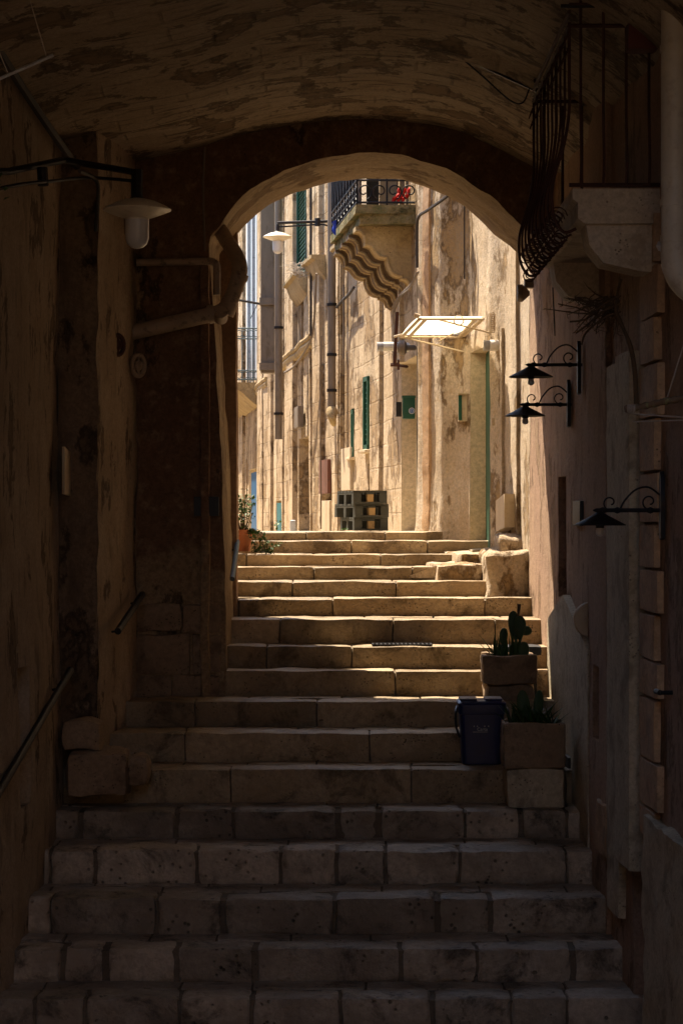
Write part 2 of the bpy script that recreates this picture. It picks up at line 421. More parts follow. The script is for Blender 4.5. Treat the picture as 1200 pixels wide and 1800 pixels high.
# landing and lane beyond
mb = MB(); vs = []; fs = []
YL = [22.85+i*.3 for i in range(190)]; XL = [-9+i*.35 for i in range(34)]
for y in YL:
    for x in XL: vs.append((x, y, floor_far(y)-.004+.006*fr(x*3, y*3, 0)))
nx = len(XL)
fs = [(j*nx+i, j*nx+i+1, (j+1)*nx+i+1, (j+1)*nx+i) for j in range(len(YL)-1) for i in range(nx-1)]
mb.add(vs, fs); tag(mb.build('path', M['pave']), kind='structure')
mb = MB(); mb.add([(-40, -40, -3.5), (40, -40, -3.5), (40, 120, -3.5), (-40, 120, -3.5)], [(0, 1, 2, 3)])
tag(mb.build('ground', M['pave']), kind='structure')

# ------------------------------------------------------------------ vaulted passage (left wall, vault, arch)
vp = thing('vaulted_passage', 'sooty masonry passage building with peeling barrel vault and round arch over the steps', 'archway building', (-2, 16, -2))
def dl(t, z): return .035*fr(t*.9, z*.3, 3)+.016*fr(t*4, z*2.5, 8, 4)+.05*nz(t*.35, z*.5, 1)
pl = Path([(-2.2, -3), (-2.12, 13), (-2.03, 16.5), (-2.09, 16.54)], -1)
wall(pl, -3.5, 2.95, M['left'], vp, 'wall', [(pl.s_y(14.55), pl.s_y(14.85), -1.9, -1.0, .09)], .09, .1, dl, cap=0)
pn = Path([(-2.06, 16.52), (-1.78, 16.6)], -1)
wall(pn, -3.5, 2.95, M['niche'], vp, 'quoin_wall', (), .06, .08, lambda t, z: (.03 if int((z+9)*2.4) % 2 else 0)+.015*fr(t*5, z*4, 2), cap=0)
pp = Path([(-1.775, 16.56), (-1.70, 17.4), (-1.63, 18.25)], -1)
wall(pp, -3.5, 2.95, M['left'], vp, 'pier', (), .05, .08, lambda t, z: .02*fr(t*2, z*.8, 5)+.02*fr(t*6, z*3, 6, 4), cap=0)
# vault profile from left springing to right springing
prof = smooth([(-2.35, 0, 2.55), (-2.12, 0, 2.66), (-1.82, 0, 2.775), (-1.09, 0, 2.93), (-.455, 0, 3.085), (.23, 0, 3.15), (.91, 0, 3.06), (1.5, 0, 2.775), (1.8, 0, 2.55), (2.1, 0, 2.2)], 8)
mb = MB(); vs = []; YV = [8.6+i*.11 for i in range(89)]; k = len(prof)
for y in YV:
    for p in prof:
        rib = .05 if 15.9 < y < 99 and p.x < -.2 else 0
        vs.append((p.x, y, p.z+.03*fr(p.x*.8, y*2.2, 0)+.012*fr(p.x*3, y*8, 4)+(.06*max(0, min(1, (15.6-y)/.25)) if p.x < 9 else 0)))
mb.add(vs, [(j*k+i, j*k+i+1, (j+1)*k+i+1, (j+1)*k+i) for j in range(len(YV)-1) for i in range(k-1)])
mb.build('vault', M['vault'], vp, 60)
mb = MB(); mb.box((-2.9, 8.6, 3.45), (2.9, 18.3, 7.0)); mb.box((-2.9, -3, -3.45), (-2.4, 18.3, 3.44)); mb.box((2.35, 8.6, -3.45), (2.9, 19.6, 3.44)); mb.box((-3.2, 18.32, -3.45), (-2.12, 19.56, 3.43))  # storey above the vault, plus unseen boxes added to stop light leaks
mb.build('storey_and_light_blocks', M['left'], vp)
# arch wall: face ring between the vault and the opening
op = [(398, 1290), (398, 1180), (396, 1040), (392, 920), (389, 820), (383, 700), (376, 560), (369, 430), (384, 398), (408, 365), (450, 327), (500, 299), (560, 279), (610, 270), (650, 268), (695, 270), (740, 279), (800, 302), (860, 345), (900, 381), (930, 408), (958, 440), (985, 500), (1000, 600), (1005, 800), (1005, 920), (1005, 1040), (1005, 1180), (1005, 1290)]
op = smooth([P(x, y, 18.2) for x, y in op], 4)
D0, D1 = 18.2, 19.6
def rough(p, a=.018): return p+Vector((fr(p.x*4, p.y*3, p.z*4), fr(p.x*3+5, p.y*3, p.z*3)*1.0, fr(p.x*4, p.y*3+7, p.z*4)))*a
n_ = len(op)
def outer(i):
    p = op[i]; c = Vector((.1, 18.2, .6)); q = p-c
    if p.z < 1.6: return Vector((-2.2 if p.x < 0 else 2.2, p.y, p.z))
    ang = q.normalized(); t = 10
    if abs(ang.x) > 1e-6: t = min(t, ((2.2 if ang.x > 0 else -2.2)-c.x)/ang.x)
    t = min(t, (3.7-c.z)/ang.z if ang.z > 0 else 99)
    return c+ang*t
def ring(yf, lowz=None):
    vs = []; K = 22
    for i in range(n_):
        o_ = outer(i); a = op[i]
        for j in range(K+1):
            p = a.lerp(o_, (j/K)**1.2); p = Vector((p.x, yf, p.z))
            q = rough(p, .02) if j else p+Vector((rough(p).x-p.x, 0, rough(p).z-p.z))
            q.y = yf+(q.y-yf)*(1 if j else 0)+(.02*fr(p.x*1.2, 3, p.z*1.2)); vs.append(q)
    return vs, [(i*(K+1)+j, i*(K+1)+j+1, (i+1)*(K+1)+j+1, (i+1)*(K+1)+j) for i in range(n_-1) for j in range(K)]
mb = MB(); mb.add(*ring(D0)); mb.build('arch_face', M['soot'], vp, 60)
mb = MB(); v_, f_ = ring(D1); mb.add(v_, f_); mb.box((-2.9, D1-.03, 3.69), (2.9, D1, 7)); mb.build('rear_face', M['facade'], vp, 60)
mb = MB(); vs = []; Q = 26
for q in range(Q+1):
    y = lerp(D0, D1, q/Q)
    for p in op:
        pp_ = Vector((p.x, y, p.z)); r_ = rough(pp_, .02 if 0 < q < Q else .018); vs.append(Vector((r_.x, y+(.02*fr(p.x*1.2, 3, p.z*1.2)), r_.z)))
mb.add(vs, [(q*n_+i, q*n_+i+1, (q+1)*n_+i+1, (q+1)*n_+i) for q in range(Q) for i in range(n_-1)])
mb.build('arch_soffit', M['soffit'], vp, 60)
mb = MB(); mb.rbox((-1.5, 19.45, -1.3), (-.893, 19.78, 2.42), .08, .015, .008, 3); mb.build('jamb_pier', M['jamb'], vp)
# raised darker bands on the arch face: buttress strip and block courses at the foot
mb = MB(); mb.rbox(P(352, 455, 18.1)-Vector((0, .0, 4.4)), P(368, 455, 18.1)+Vector((0, .1, 0)), .12, .015, .012)
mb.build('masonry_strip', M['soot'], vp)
mb = MB()
for k_, (ya, yb) in enumerate(((1062, 1112), (1114, 1186), (1188, 1232))):
    x = 238
    while x < 388:
        w = random.uniform(60, 100); xe = min(x+w, 390)
        if xe-x > 15: mb.rbox(P(x+1, yb, 18.16), P(xe-1, ya, 18.16)+Vector((0, .1, 0)), .05, .02, .02, 4, seed=k_*7+x)
        x = xe
mb.build('foot_course', M['trough'], vp)

# ------------------------------------------------------------------ near right building
rb = thing('pink_house', 'pink and brown plastered house along the shaded right side of the steps', 'house', (1.8, 15, -2.5))
def dr(t, z): return .012*fr(t*.9, z*.35, 13)+.006*fr(t*5, z*2.5, 8, 4)
pr = Path([(2.3, -3), (1.92, 10), (1.82, 12.9), (1.74, 15.2), (1.70, 17), (1.685, 18.2), (1.66, 19.0), (1.622, 19.66)], 1)
def sp(x): return pr.s_px(x, pr.s_y(11), pr.s[-1])
def dpx(x): return pr.at(sp(x)).y
def zy(y, x): return (900-y)*dpx(x)/F
ops_r = [(sp(995), sp(981), zy(1050, 985), zy(838, 985), .25), (sp(1133), sp(1113), -3.4, zy(640, 1120), .22),
         (sp(1062), sp(1050), zy(1300, 1055), zy(1170, 1055), .08)]
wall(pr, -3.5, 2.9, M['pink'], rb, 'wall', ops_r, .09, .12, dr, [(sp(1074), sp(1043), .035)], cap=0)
def on_right(x0, x1, y0, y1, off, thick, mb, noise_=.0):
    """box lying on the near right wall between two picture columns and rows"""
    a = pr.at(sp(x1)); b = pr.at(sp(x0)); t = (b-a).normalized(); nn = Vector((-t.y, t.x, 0))
    dm = (a.y+b.y)/2; z0, z1 = (900-y1)*dm/F, (900-y0)*dm/F
    k0 = a+nn*(off-thick)
    pts = [a+nn*(off-thick), b+nn*(off-thick), b+nn*off, a+nn*off]
    L = (b-a).length
    tmp = MB(); tmp.rbox((0, -thick, z0), (L, 0, z1), .08, min(.012, thick*.3), noise_, 5, seed=x0)
    for v in tmp.v:
        w = a+t*v.x+nn*(off+v.y); v.x, v.y = w.x, w.y
    mb.add(tmp.v, tmp.f); return (a+b)/2+nn*off
mb = MB(); on_right(1078, 1100, 640, 1605, .05, .08, mb, .006); on_right(1100, 1126, 620, 1520, .075, .1, mb, .006); mb.build('door_frame', M['paleblock'], rb)
mb = MB(); ys = [380, 470, 560, 640, 735, 830, 920, 1000, 1077, 1160, 1225, 1335, 1420, 1475]
for i, (a, b) in enumerate(zip(ys, ys[1:])): on_right(1134, 1160+(i % 2)*6, a+2, b-2, .04, .07, mb, .006)
mb.build('quoins', M['tuff'], rb)
mb = MB(); on_right(1150, 1330, 1480, 1990, .07, .12, mb, .02); mb.build('plinth', M['paleblock'], rb)
mb = MB(); on_right(1060, 1078, 1410, 1500, .06, .08, mb, .02); mb.build('corner_stone', M['tuff'], rb)
mb = MB(); on_right(1114, 1132, 640, 1600, -.16, .03, mb); mb.build('door', M['brown'], rb)
mb = MB(); on_right(982, 994, 842, 1052, -.2, .03, mb); mb.build('shutter', M['brown'], rb)
mb = MB(); p = pr.at(sp(1182)); mb.tube([p+Vector((.02, 0, -1.0)), p+Vector((-.07, 0, -1.0))], .012); mb.tube([p+Vector((-.07, -.0, -1.0)), p+Vector((-.08, .1, -1.0))], .016); mb.build('door_handle', M['iron'], rb)
# sloping grey rendered skirting by the upper steps
a = pr.at(sp(1008)); b = pr.at(sp(975))
mb = MB(); nn = Vector((-1, .01, 0))
A = P(1040, 1060, a.y-.9); 
q = [pr.at(pr.s_y(15.6)), pr.at(pr.s_y(17.0)), pr.at(pr.s_y(18.1))]
mb.prism([q[0]+Vector((-.045, 0, -3.2)), q[0]+Vector((-.045, 0, -.95)), q[1]+Vector((-.05, 0, -.62)), q[2]+Vector((-.05, 0, -.85)), q[2]+Vector((-.05, 0, -3.2))], (.1, 0, 0))
mb.build('skirting', M['paleblock'], rb)
# balcony
BX, B0, B1, BZ = 1.30, 13.0, 15.4, 1.85
mb = MB()
mb.prism([(BX+.02, B0, BZ), (BX+.02, B0, BZ-.06), (BX+.05, B0, BZ-.08), (BX+.05, B0, BZ-.17), (BX+.09, B0, BZ-.2), (1.95, B0, BZ-.2), (1.95, B0, BZ)], (0, B1-B0, 0))
bal = mb.build('balcony', M['balc'], rb)
mb = MB()
mb.prism([(BX+.1, B0+.04, BZ-.2), (BX+.12, B0+.04, BZ-.32), (BX+.2, B0+.04, BZ-.42), (BX+.42, B0+.04, BZ-.47), (1.95, B0+.04, BZ-.47), (1.95, B0+.04, BZ-.2)], (0, .3, 0))
mb.build('bracket', M['balc'], bal); mb = MB()
mb.prism([(BX+.1, B1-.34, BZ-.2), (BX+.12, B1-.34, BZ-.32), (BX+.2, B1-.34, BZ-.42), (BX+.42, B1-.34, BZ-.47), (1.95, B1-.34, BZ-.47), (1.95, B1-.34, BZ-.2)], (0, .3, 0))
mb.build('bracket', M['balc'], bal)
mb = MB()
belly = [(0, 2.80), (0, 2.5), (.0, 2.3), (.03, 2.1), (.085, 1.92), (.10, 1.80), (.085, 1.68), (.03, 1.60), (-.04, 1.62)]
for k in range(10):
    y = lerp(B0, B1, k/9)
    mb.tube(smooth([(BX-o_, y, z) for o_, z in belly], 4), .0075 if k % 3 else .01, 6)
for k in range(4):
    x = BX+.02+.13*(k+.35)
    mb.tube(smooth([(x, B0-o_*.7, z+.08) for o_, z in [(0, 2.85), (0, 2.5), (0, 2.2), (.04, 2.0), (.05, 1.92), (.03, 1.84), (.0, 1.78)]], 4), .009, 6)
    mb.tube([(x, B1, 2.75), (x, B1, BZ)], .011, 6)
for z in (2.78, 2.86):
    mb.tube([(BX, B0, z), (BX, B1, z)], .013, 6)
for (y, z) in ((B0, 2.78), (B0, 2.90), (B1, 2.78), (B1, 2.92), (B1, BZ+.05), (B0, BZ+.02)):
    mb.tube([(BX, y, z), (1.86, y, z)], .013, 6)
# rows of small scrolls under the top rail and round the belly
for k in range(24):
    y = lerp(B0, B1, k/23); z = 2.70; 
    mb.tube(arc((BX-.02, y, z), .035, 0, 2*math.pi, 10, (0, 1, 0), (.35, 0, 1)), .0045, 5)
    mb.tube(arc((BX-.015, y, z-.075), .03, 0, 2*math.pi, 10, (0, 1, 0), (.35, 0, 1)), .0045, 5)
for k in range(15):
    y = lerp(B0+.2, B1, k/14)
    mb.tube(arc((BX-.03, y, 1.60), .04, 0, 2*math.pi, 10, (1, 0, 0), (0, .3, 1)), .0045, 5)
    mb.tube(spiral((BX-.05, y, 1.72), .06, .02, 0, 8, 14, (1, 0, 0), (0, .3, 1)), .004, 5)
mb.build('railing', M['rust'], bal)
mb = MB(); mb.rbox((1.62, B0-.13, 2.62), (1.80, B0+.03, 2.84), .06, .01, .004); pot = mb.build('window_box', M['redpot']); tag(pot, 'dark red plant box hooked on the iron balcony rail', 'planter box')
mb = MB()
for k in range(26):
    a = random.uniform(0, 6.28); r_ = random.uniform(.02, .09); o_ = Vector((1.71, B0-.05, 2.83))
    mb.tube([o_+Vector((random.uniform(-.05, .05), 0, 0)), o_+Vector((math.cos(a)*r_*.6, math.sin(a)*r_*.5, .06)), o_+Vector((math.cos(a)*r_, math.sin(a)*r_*.6, random.uniform(.06, .14)))], [.004, .003, .001], 4)
tag(mb.build('dry_plant', M['twig']), 'withered stems in the dark red box on the balcony rail', 'plant')

# ------------------------------------------------------------------ house with the green door beyond the arch
gh = thing('green_door_house', 'sunlit limewashed house with green door and canopy right of the upper steps', 'house', (1.5, 21, -.5))
def dg(t, z): return .02*fr(t*1.1, z*.2, 23)+.008*fr(t*4, z*2.5, 8, 5)+.07*max(0, min(1, (.5-z)/1.1))**1.6*max(0, min(1, (t-2.9)*3))*max(0, min(1, (4.3-t)*3))
pg = Path([(1.75, 19.63), (1.628, 19.67), (1.59, 20.2), (1.5, 21.0), (1.395, 21.3), (1.254, 22.3), (1.12, 22.55), (1.0, 22.65), (.916, 22.9), (.783, 23.2), (.80, 23.75)], 1)
def sg(y): return pg.s_y(y)
og = [(sg(21.32), sg(22.29), -.36, 1.56, (.19, .01), M['reveal']),
      (sg(20.62), sg(20.78), -.35, 0.0, .02)]
wall(pg, -1.4, 7, M['facade2'], gh, 'wall', og, .06, .08, dg, [(sg(20.25), sg(20.5), .03)], cap=2)
mb = MB(); mb.box((1.412, 21.36, -.36), (1.44, 22.285, 1.55)); gd = mb.build('door', M['green'], gh)
mb = MB(); mb.box((1.495, 21.33, -.36), (1.512, 22.298, 1.555)); 
mb = MB(); mb.rbox((1.22, 21.3, -.44), (1.62, 22.35, -.352), .06, .015, .008); mb.build('threshold', M['pave'], gh)
mb = MB(); mb.box((1.415, 20.60, -.36), (1.535, 20.8, .0)); 
# rendered buttress at the wall foot
mb = MB().rbox((1.27, 19.75, -1.0), (1.75, 20.95, -.335), .045, .06, .03, 4); mb.rbox((1.42, 20.1, -.45), (1.75, 21.2, -.2), .045, .05, .05, 3, seed=3)
mb.build('buttress', M['facade2'], gh)
def strip_on(path, s0, s1, z0, z1, off, thick, name, mat, par, amp=.012):
    a = path.at(s0); b = path.at(s1); t = (b-a).normalized(); nn = Vector((-t.y, t.x, 0)); tmp = MB()
    tmp.rbox((0, -thick, z0), ((b-a).length, 0, z1), .05, .01, amp, 5)
    for v in tmp.v: w = a+t*v.x+nn*(off+v.y); v.x, v.y = w.x, w.y
    return tmp.build(name, mat, par)
strip_on(pg, sg(22.92), sg(23.06), -.3, 4.5, .035, .06, 'worn_corner_strip', M['tuff'], gh)
strip_on(pg, sg(20.98), sg(21.04), -.3, 1.7, .03, .05, 'worn_corner_strip', M['facade2'], gh)
# raised block leading to the door
blk = thing('side_steps', 'low plastered stone block of side steps leading to the green door', 'side steps', (1.1, 21, -.6))
mb = MB(); mb.rbox((.80, 20.35, -.78), (1.5, 21.75, -.47), .04, .018, .022, 4, rz=R(5)); mb.rbox((1.02, 20.75, -.6), (1.52, 22.2, -.375), .04, .02, .022, 4, rz=R(5), seed=5); mb.build('block', M['facade2'], blk)
mb = MB(); mb.prism([(.56, 20.72, -.6), (.9, 20.5, -.6), (.9, 20.5, -.478), (.84, 20.52, -.49), (.6, 20.7, -.585)], (.1, .75, 0)); mb.build('wedge', M['facade2'], blk)
mb = MB()
mb.prism([P(758, 320, 22.8)+Vector((0, 0, 0)), P(800, 335, 22.4), P(800, 322, 22.4), P(758, 306, 22.8)], (-.08, -.12, 0)); mb.build('cornice', M['facade2'], gh)

# ------------------------------------------------------------------ far facade
KN = [(24.3,.80),(25.8,.68),(27,.61),(29,.42),(29.6,.31),(33,-.10),(35,-.39),(41,-1.02),(56,-2.5),(72,-4.6)]
pf = Path([(x, y) for y, x in KN], 1)
ff = thing('long_facade', 'weathered peeling stone facade curving away on the right of the lane', 'house', (0, 30, -.3))
_c = {}
def sf(x):
    if x not in _c: _c[x] = pf.s_px(x)
    return _c[x]
def df(x): return pf.at(sf(x)).y
def zf(y, x): return (900-y)*df(x)/F
def dfar(t, z): return .03*fr(t*.5, z*.08, 33, 2)+.007*fr(t*2.5, z*1.8, 8, 5)+.010*nz(t*1.7, z*.08, 2)
def opn(x0, x1, y0, y1, dep, rm=None, f=False):
    xm = (x0+x1)/2
    return (sf(x1), sf(x0), -1.2 if f else zf(y1, xm), zf(y0, xm), dep)+((rm,) if rm else ())
of = [opn(705, 730.5, 632, 940, (.35, .03), M['reveal'], True), opn(643.5, 652, 662, 790, .06), opn(618.5, 622.5, 718, 803, .06),
      opn(647, 654, 815, 862, .1), opn(525, 546, 768, 940, (.45, .03), M['facade'], True),
      opn(437, 452, 824, 940, (.28, .0), M['reveal'], True), opn(486, 494.5, 880, 940, .12, M['reveal'], True),
      opn(525, 541, 250, 487, .1), opn(436, 455, 340, 668, .12)]
rng = random.Random(21); bands = []; q_ = 1.2
while q_ < 46:
    w_ = rng.choice((.15, .25, .4, .7))*rng.uniform(.8, 1.3)*(1+q_/30); bands.append((q_, q_+w_, rng.choice((-.03, .02, .03, .05)))); q_ += w_+rng.uniform(1.0, 3.0)*(1+q_/30)
bands += [(sf(604), sf(590), .06), (sf(571), sf(557), .07), (sf(522), sf(512), .08), (sf(480), sf(456), .06), (sf(431), sf(420), .07)]
wall(pf, -1.2, 9.5, M['facade'], ff, 'wall', of, .11, .13, dfar, bands, cap=3)
def on_far(x0, x1, y0, y1, off, thick, mb, nse=0.0, rad=.01):
    a = pf.at(sf(x1)); b = pf.at(sf(x0)); t = (b-a).normalized(); nn = Vector((-t.y, t.x, 0))
    dm = df((x0+x1)/2); z0, z1 = (900-y1)*dm/F, (900-y0)*dm/F
    tmp = MB(); L = (b-a).length
    tmp.rbox((0, -thick, z0), (L, 0, z1), max(.06, L/14), min(rad, thick*.3), nse, 4, seed=x0)
    for v in tmp.v:
        w = a+t*v.x+nn*(off+v.y); v.x, v.y = w.x, w.y
    mb.add(tmp.v, tmp.f); return a, b, t, nn, z0, z1
def louvre(x0, x1, y0, y1, off, name='shutter', mat='green'):
    a = pf.at(sf(x1)); b = pf.at(sf(x0)); t = (b-a).normalized(); nn = Vector((-t.y, t.x, 0)); dm = df((x0+x1)/2)
    z0, z1 = (900-y1)*dm/F, (900-y0)*dm/F; mb = MB(); L = (b-a).length
    def bx(u0, u1, za, zb, o0, o1, tilt=0):
        vs = [a+t*u+nn*o+Vector((0, 0, z)) for z, sh in ((za, 0), (zb, tilt)) for u, o in ((u0, o0+sh), (u1, o0+sh), (u1, o1+sh), (u0, o1+sh))]
        mb.add(vs, [(0,3,2,1),(4,5,6,7),(0,1,5,4),(1,2,6,5),(2,3,7,6),(3,0,4,7)])
    bx(0, .05, z0, z1, off-.05, off); bx(L-.05, L, z0, z1, off-.05, off); bx(0, L, z0, z0+.06, off-.05, off); bx(0, L, z1-.06, z1, off-.05, off)
    n_s = int((z1-z0)/.065)
    for i in range(1, n_s): z = lerp(z0, z1, i/n_s); bx(.04, L-.04, z-.012, z+.022, off-.04, off-.025, -.018)
    bx(0, L, z0, z1, off-.075, off-.06)
    return mb.build(name, M[mat], ff)
louvre(643.5, 652, 662, 790, .05); louvre(618.5, 622.5, 720, 803, .02)
louvre(525, 541, 250, 487, .04)
mb = MB(); on_far(641, 654, 790, 796, .1, .16, mb, .01); mb.build('sill', M['reveal'], ff); mb = MB(); on_far(617, 624, 803, 808, .08, .14, mb, .01); mb.build('sill', M['reveal'], ff)
mb = MB(); on_far(605, 621, 787, 862, .05, .05, mb); mb.build('panel', M['creampaint'], ff)
mb = MB(); on_far(571.5, 587, 808, 868, .1, .06, mb); mb.build('hatch', M['brown'], ff)
mb = MB(); on_far(573, 589, 880, 940, .09, .05, mb); mb.build('low_door', M['creampaint'], ff)
mb = MB(); on_far(529, 536, 715, 752, .12, .1, mb); mb.build('wall_plate', M['lead'], ff)
def board(x0, x1, y0, y1, d, mat, name, par):
    mb = MB(); a = P(x0, y1, d); b = P(x1, y0, d); mb.box((a.x, d, a.z), (b.x, d+.05, b.z))
    for k in range(1, 4):
        x = lerp(a.x, b.x, k/4); mb.box((x-.006, d-.008, a.z), (x+.006, d, b.z))
    return mb.build(name, M[mat], par)
# coloured doors stand in the recesses, parallel to the lane
def leaf_door(x0, x1, y0, mat):
    a = pf.at(sf(x1)); b = pf.at(sf(x0)); t = (b-a).normalized(); nn = Vector((-t.y, t.x, 0)); z1 = (900-y0)*df((x0+x1)/2)/F
    mb = MB(); L = (b-a).length
    for k in range(5):
        u0, u1 = L*k/5+.008, L*(k+1)/5-.008
        q = [a+t*u0+nn*.0, a+t*u1+nn*.0]; mb.prism([q[0]+Vector((0, 0, -1)), q[1]+Vector((0, 0, -1)), q[1]+Vector((0, 0, z1)), q[0]+Vector((0, 0, z1))], -nn*.05)
    return mb.build('door', M[mat], ff)
leaf_door(441.5, 451.5, 830, 'blue'); leaf_door(486.5, 494, 884, 'teal')
# string courses, broken and sagging
mb = MB()
for x0, x1, y in ((498, 556, 0), (418, 474, 0)):
    s0, s1 = sf(x1), sf(x0); pts = []
    zc = 2.62 if x0 > 450 else 2.55
    for k in range(18):
        s_ = lerp(s0, s1, k/17); p = pf.at(s_)+pf.nor(s_)*(dfar(s_, zc)+.03); pts.append(p+Vector((0, 0, zc+.02*fr(s_, 0, 4))))
    mb.tube(pts, .075, 8); mb.tube([p+Vector((0, 0, .09))+pf.nor(s0)*.05 for p in pts], .045, 8)
mb.build('string_course', M['corbel'], ff)
# window sill brackets of the upper windows
def sill(x0, x1, y0, y1):
    a = pf.at(sf(x1)); b = pf.at(sf(x0)); t = (b-a).normalized(); nn = Vector((-t.y, t.x, 0)); d = (a.y+b.y)/2; z1 = (900-y0)*d/F; h = (y1-y0)*d/F
    mb = MB(); L = (b-a).length
    vs = [a+Vector((0, 0, z1)), a+nn*.24+Vector((0, 0, z1)), a+nn*.24+Vector((0, 0, z1-.05)), a+nn*.18+Vector((0, 0, z1-.08)), a+nn*.12+Vector((0, 0, z1-h*.6)), a+Vector((0, 0, z1-h))]
    mb.prism(vs, b-a); return mb.build('sill_bracket', M['corbel'], ff)
sill(522, 541, 489, 530); sill(556, 575, 455, 500)
mb = MB(); sill(610, 622, 430, 470)
# left balcony far down the lane
a = pf.at(sf(455)); b = pf.at(sf(419)); t = (b-a).normalized(); nn = Vector((-t.y, t.x, 0)); d_ = a.y
ZB = (900-672)*d_/F
mb = MB(); mb.prism([a+Vector((0, 0, ZB)), a+nn*.5+Vector((0, 0, ZB)), a+nn*.5+Vector((0, 0, ZB-.12)), a+nn*.38+Vector((0, 0, ZB-.2)), a+nn*.1+Vector((0, 0, ZB-.45)), a+Vector((0, 0, ZB-.5))], b-a)
fb = mb.build('balcony', M['corbel'], ff)
mb = MB(); L = (b-a).length; HB = 1.15
def rail(A, B, n_b):
    for z in (.06, .25, HB-.22, HB): mb.tube([A+Vector((0, 0, ZB+z)), B+Vector((0, 0, ZB+z))], .016, 5)
    for k in range(n_b+1):
        q = A.lerp(B, k/n_b); mb.tube([q+Vector((0, 0, ZB)), q+Vector((0, 0, ZB+HB))], .012, 5)
        if k < n_b:
            c = A.lerp(B, (k+.5)/n_b); u = (B-A).normalized()
            for z in (.155, HB-.11): mb.tube(arc(c+Vector((0, 0, ZB+z)), .07, 0, 6.28, 9, u, (0, 0, 1)), .010, 4)
rail(a, a+nn*.48, 4); rail(a+nn*.48, b+nn*.48, int(L/.6))
mb.build('railing', M['bluegrey'], fb)
mb = MB(); on_far(437, 454.5, 340, 668, .0, .03, mb); w_ = mb.build('window', M['glass'], ff)
mb = MB(); on_far(436, 438.5, 340, 668, .05, .1, mb); on_far(452.5, 455, 340, 668, .05, .1, mb); on_far(445.2, 446.6, 340, 668, .05, .08, mb); mb.build('frame', M['palegrey'], w_)

# ---- big balcony on wavy corbels
zt = 3.31; o0 = Vector((.15, 24.5, 0)); o1 = Vector((-.135, 27.3, 0)); w0 = Vector((.86, 24.5, 0)); w1 = Vector((.62, 27.3, 0))
def zed(v, z): return Vector((v.x, v.y, z))
mb = MB(); nI, nJ = 40, 10
def slab(z0, z1, ins=0.0, mbx=None, amp=.015, drip=0):
    A0, A1 = o0.lerp(w0, ins)+Vector((0, ins*.6, 0)), o1.lerp(w1, ins)
    vs = []; cnt = []
    def pt(u, v, z):
        p = A0.lerp(A1, u).lerp(w0.lerp(w1, u), v); p.z = z
        e = amp*fr(p.x*5, p.y*5, z*5); p.x += e; p.y += e; p.z += e*.7; return p
    def grid(fn, n1, n2):
        k = len(mbx.v); mbx.add([fn(i/n1, j/n2) for i in range(n1+1) for j in range(n2+1)], [(i*(n2+1)+j, (i+1)*(n2+1)+j, (i+1)*(n2+1)+j+1, i*(n2+1)+j+1) for i in range(n1) for j in range(n2)])
    grid(lambda u, v: pt(u, v, z1), 36, 10); grid(lambda u, v: pt(u, v, z0), 36, 10)
    grid(lambda u, v: pt(u, 0, lerp(z0, z1, v)), 36, 4); grid(lambda u, v: pt(0, u, lerp(z0, z1, v)), 10, 4); grid(lambda u, v: pt(1, u, lerp(z0, z1, v)), 10, 4)
slab(zt-.09, zt, 0, mb); slab(zt-.20, zt-.088, .07, mb)
bb = mb.build('balcony', M['moss'], ff)
cp = [(0, 0), (0, -.05), (.04, -.045), (.10, -.06), (.145, -.10), (.165, -.16), (.165, -.20), (.215, -.205), (.27, -.225), (.31, -.27), (.36, -.315), (.42, -.335), (.51, -.345), (.515, -.385), (.54, -.45), (.59, -.51), (.66, -.54), (.74, -.55), (.745, -.575), (.80, -.58), (.85, -.61), (.88, -.68), (1.0, -.74), (1.0, 0)]
for k in range(4):
    u = .09+k*.265; oo = o0.lerp(o1, u); ww = w0.lerp(w1, u); al = (o1-o0).normalized()
    oo = oo.lerp(ww, .04)
    mb = MB(); pts = [zed(oo.lerp(ww, a_), zt-.2+b_*.98) for a_, b_ in cp]
    mb.prism(pts, al*.26); 
    # raised roll moulding along the scroll edge
    mb.mi = 1; mb.tube([p-al*.0 for p in pts[1:-2]], .017, 6); mb.tube([p+al*.26 for p in pts[1:-2]], .014, 6)
    mb.build('corbel', [M['corbelside'] if k else M['corbel'], M['corbel']], bb)  # nearest corbel keeps the lit tone, the others carry painted shade
mb = MB()
def brail(A, B, n_b, small):
    for z in (.03, .27, 1.0): mb.tube([zed(A, zt+z), zed(B, zt+z)], .013, 6)
    for k in range(n_b+1):
        q = A.lerp(B, k/n_b); mb.tube([zed(q, zt+.0), zed(q, zt+1)], .012, 6)
        if k < n_b:
            c = A.lerp(B, (k+.5)/n_b); u = (B-A).normalized(); r_ = small
            c1 = zed(c, zt+.15)-u*r_*.9; c2 = zed(c, zt+.15)+u*r_*.9
            mb.tube(spiral(c1, r_*.95, r_*.25, -1.2, 5.5, 18, u, (0, 0, 1)), .0085, 5); mb.tube(spiral(c2, r_*.95, r_*.25, 4.3, -2.4, 18, u, (0, 0, 1)), .0085, 5)
            mb.tube([zed(c, zt+.27)-u*.02, zed(c, zt+.5)+u*.08, zed(c, zt+1)], .009, 5); mb.tube([zed(c, zt+.27)+u*.02, zed(c, zt+.5)-u*.08, zed(c, zt+1)], .009, 5)
brail(o0+Vector((.02, .03, 0)), w0+Vector((-.05, .03, 0)), 2, .095); brail(o0+Vector((.02, .03, 0)), o1+Vector((.02, -.03, 0)), 9, .09)
mb.build('railing', M['iron'], bb)
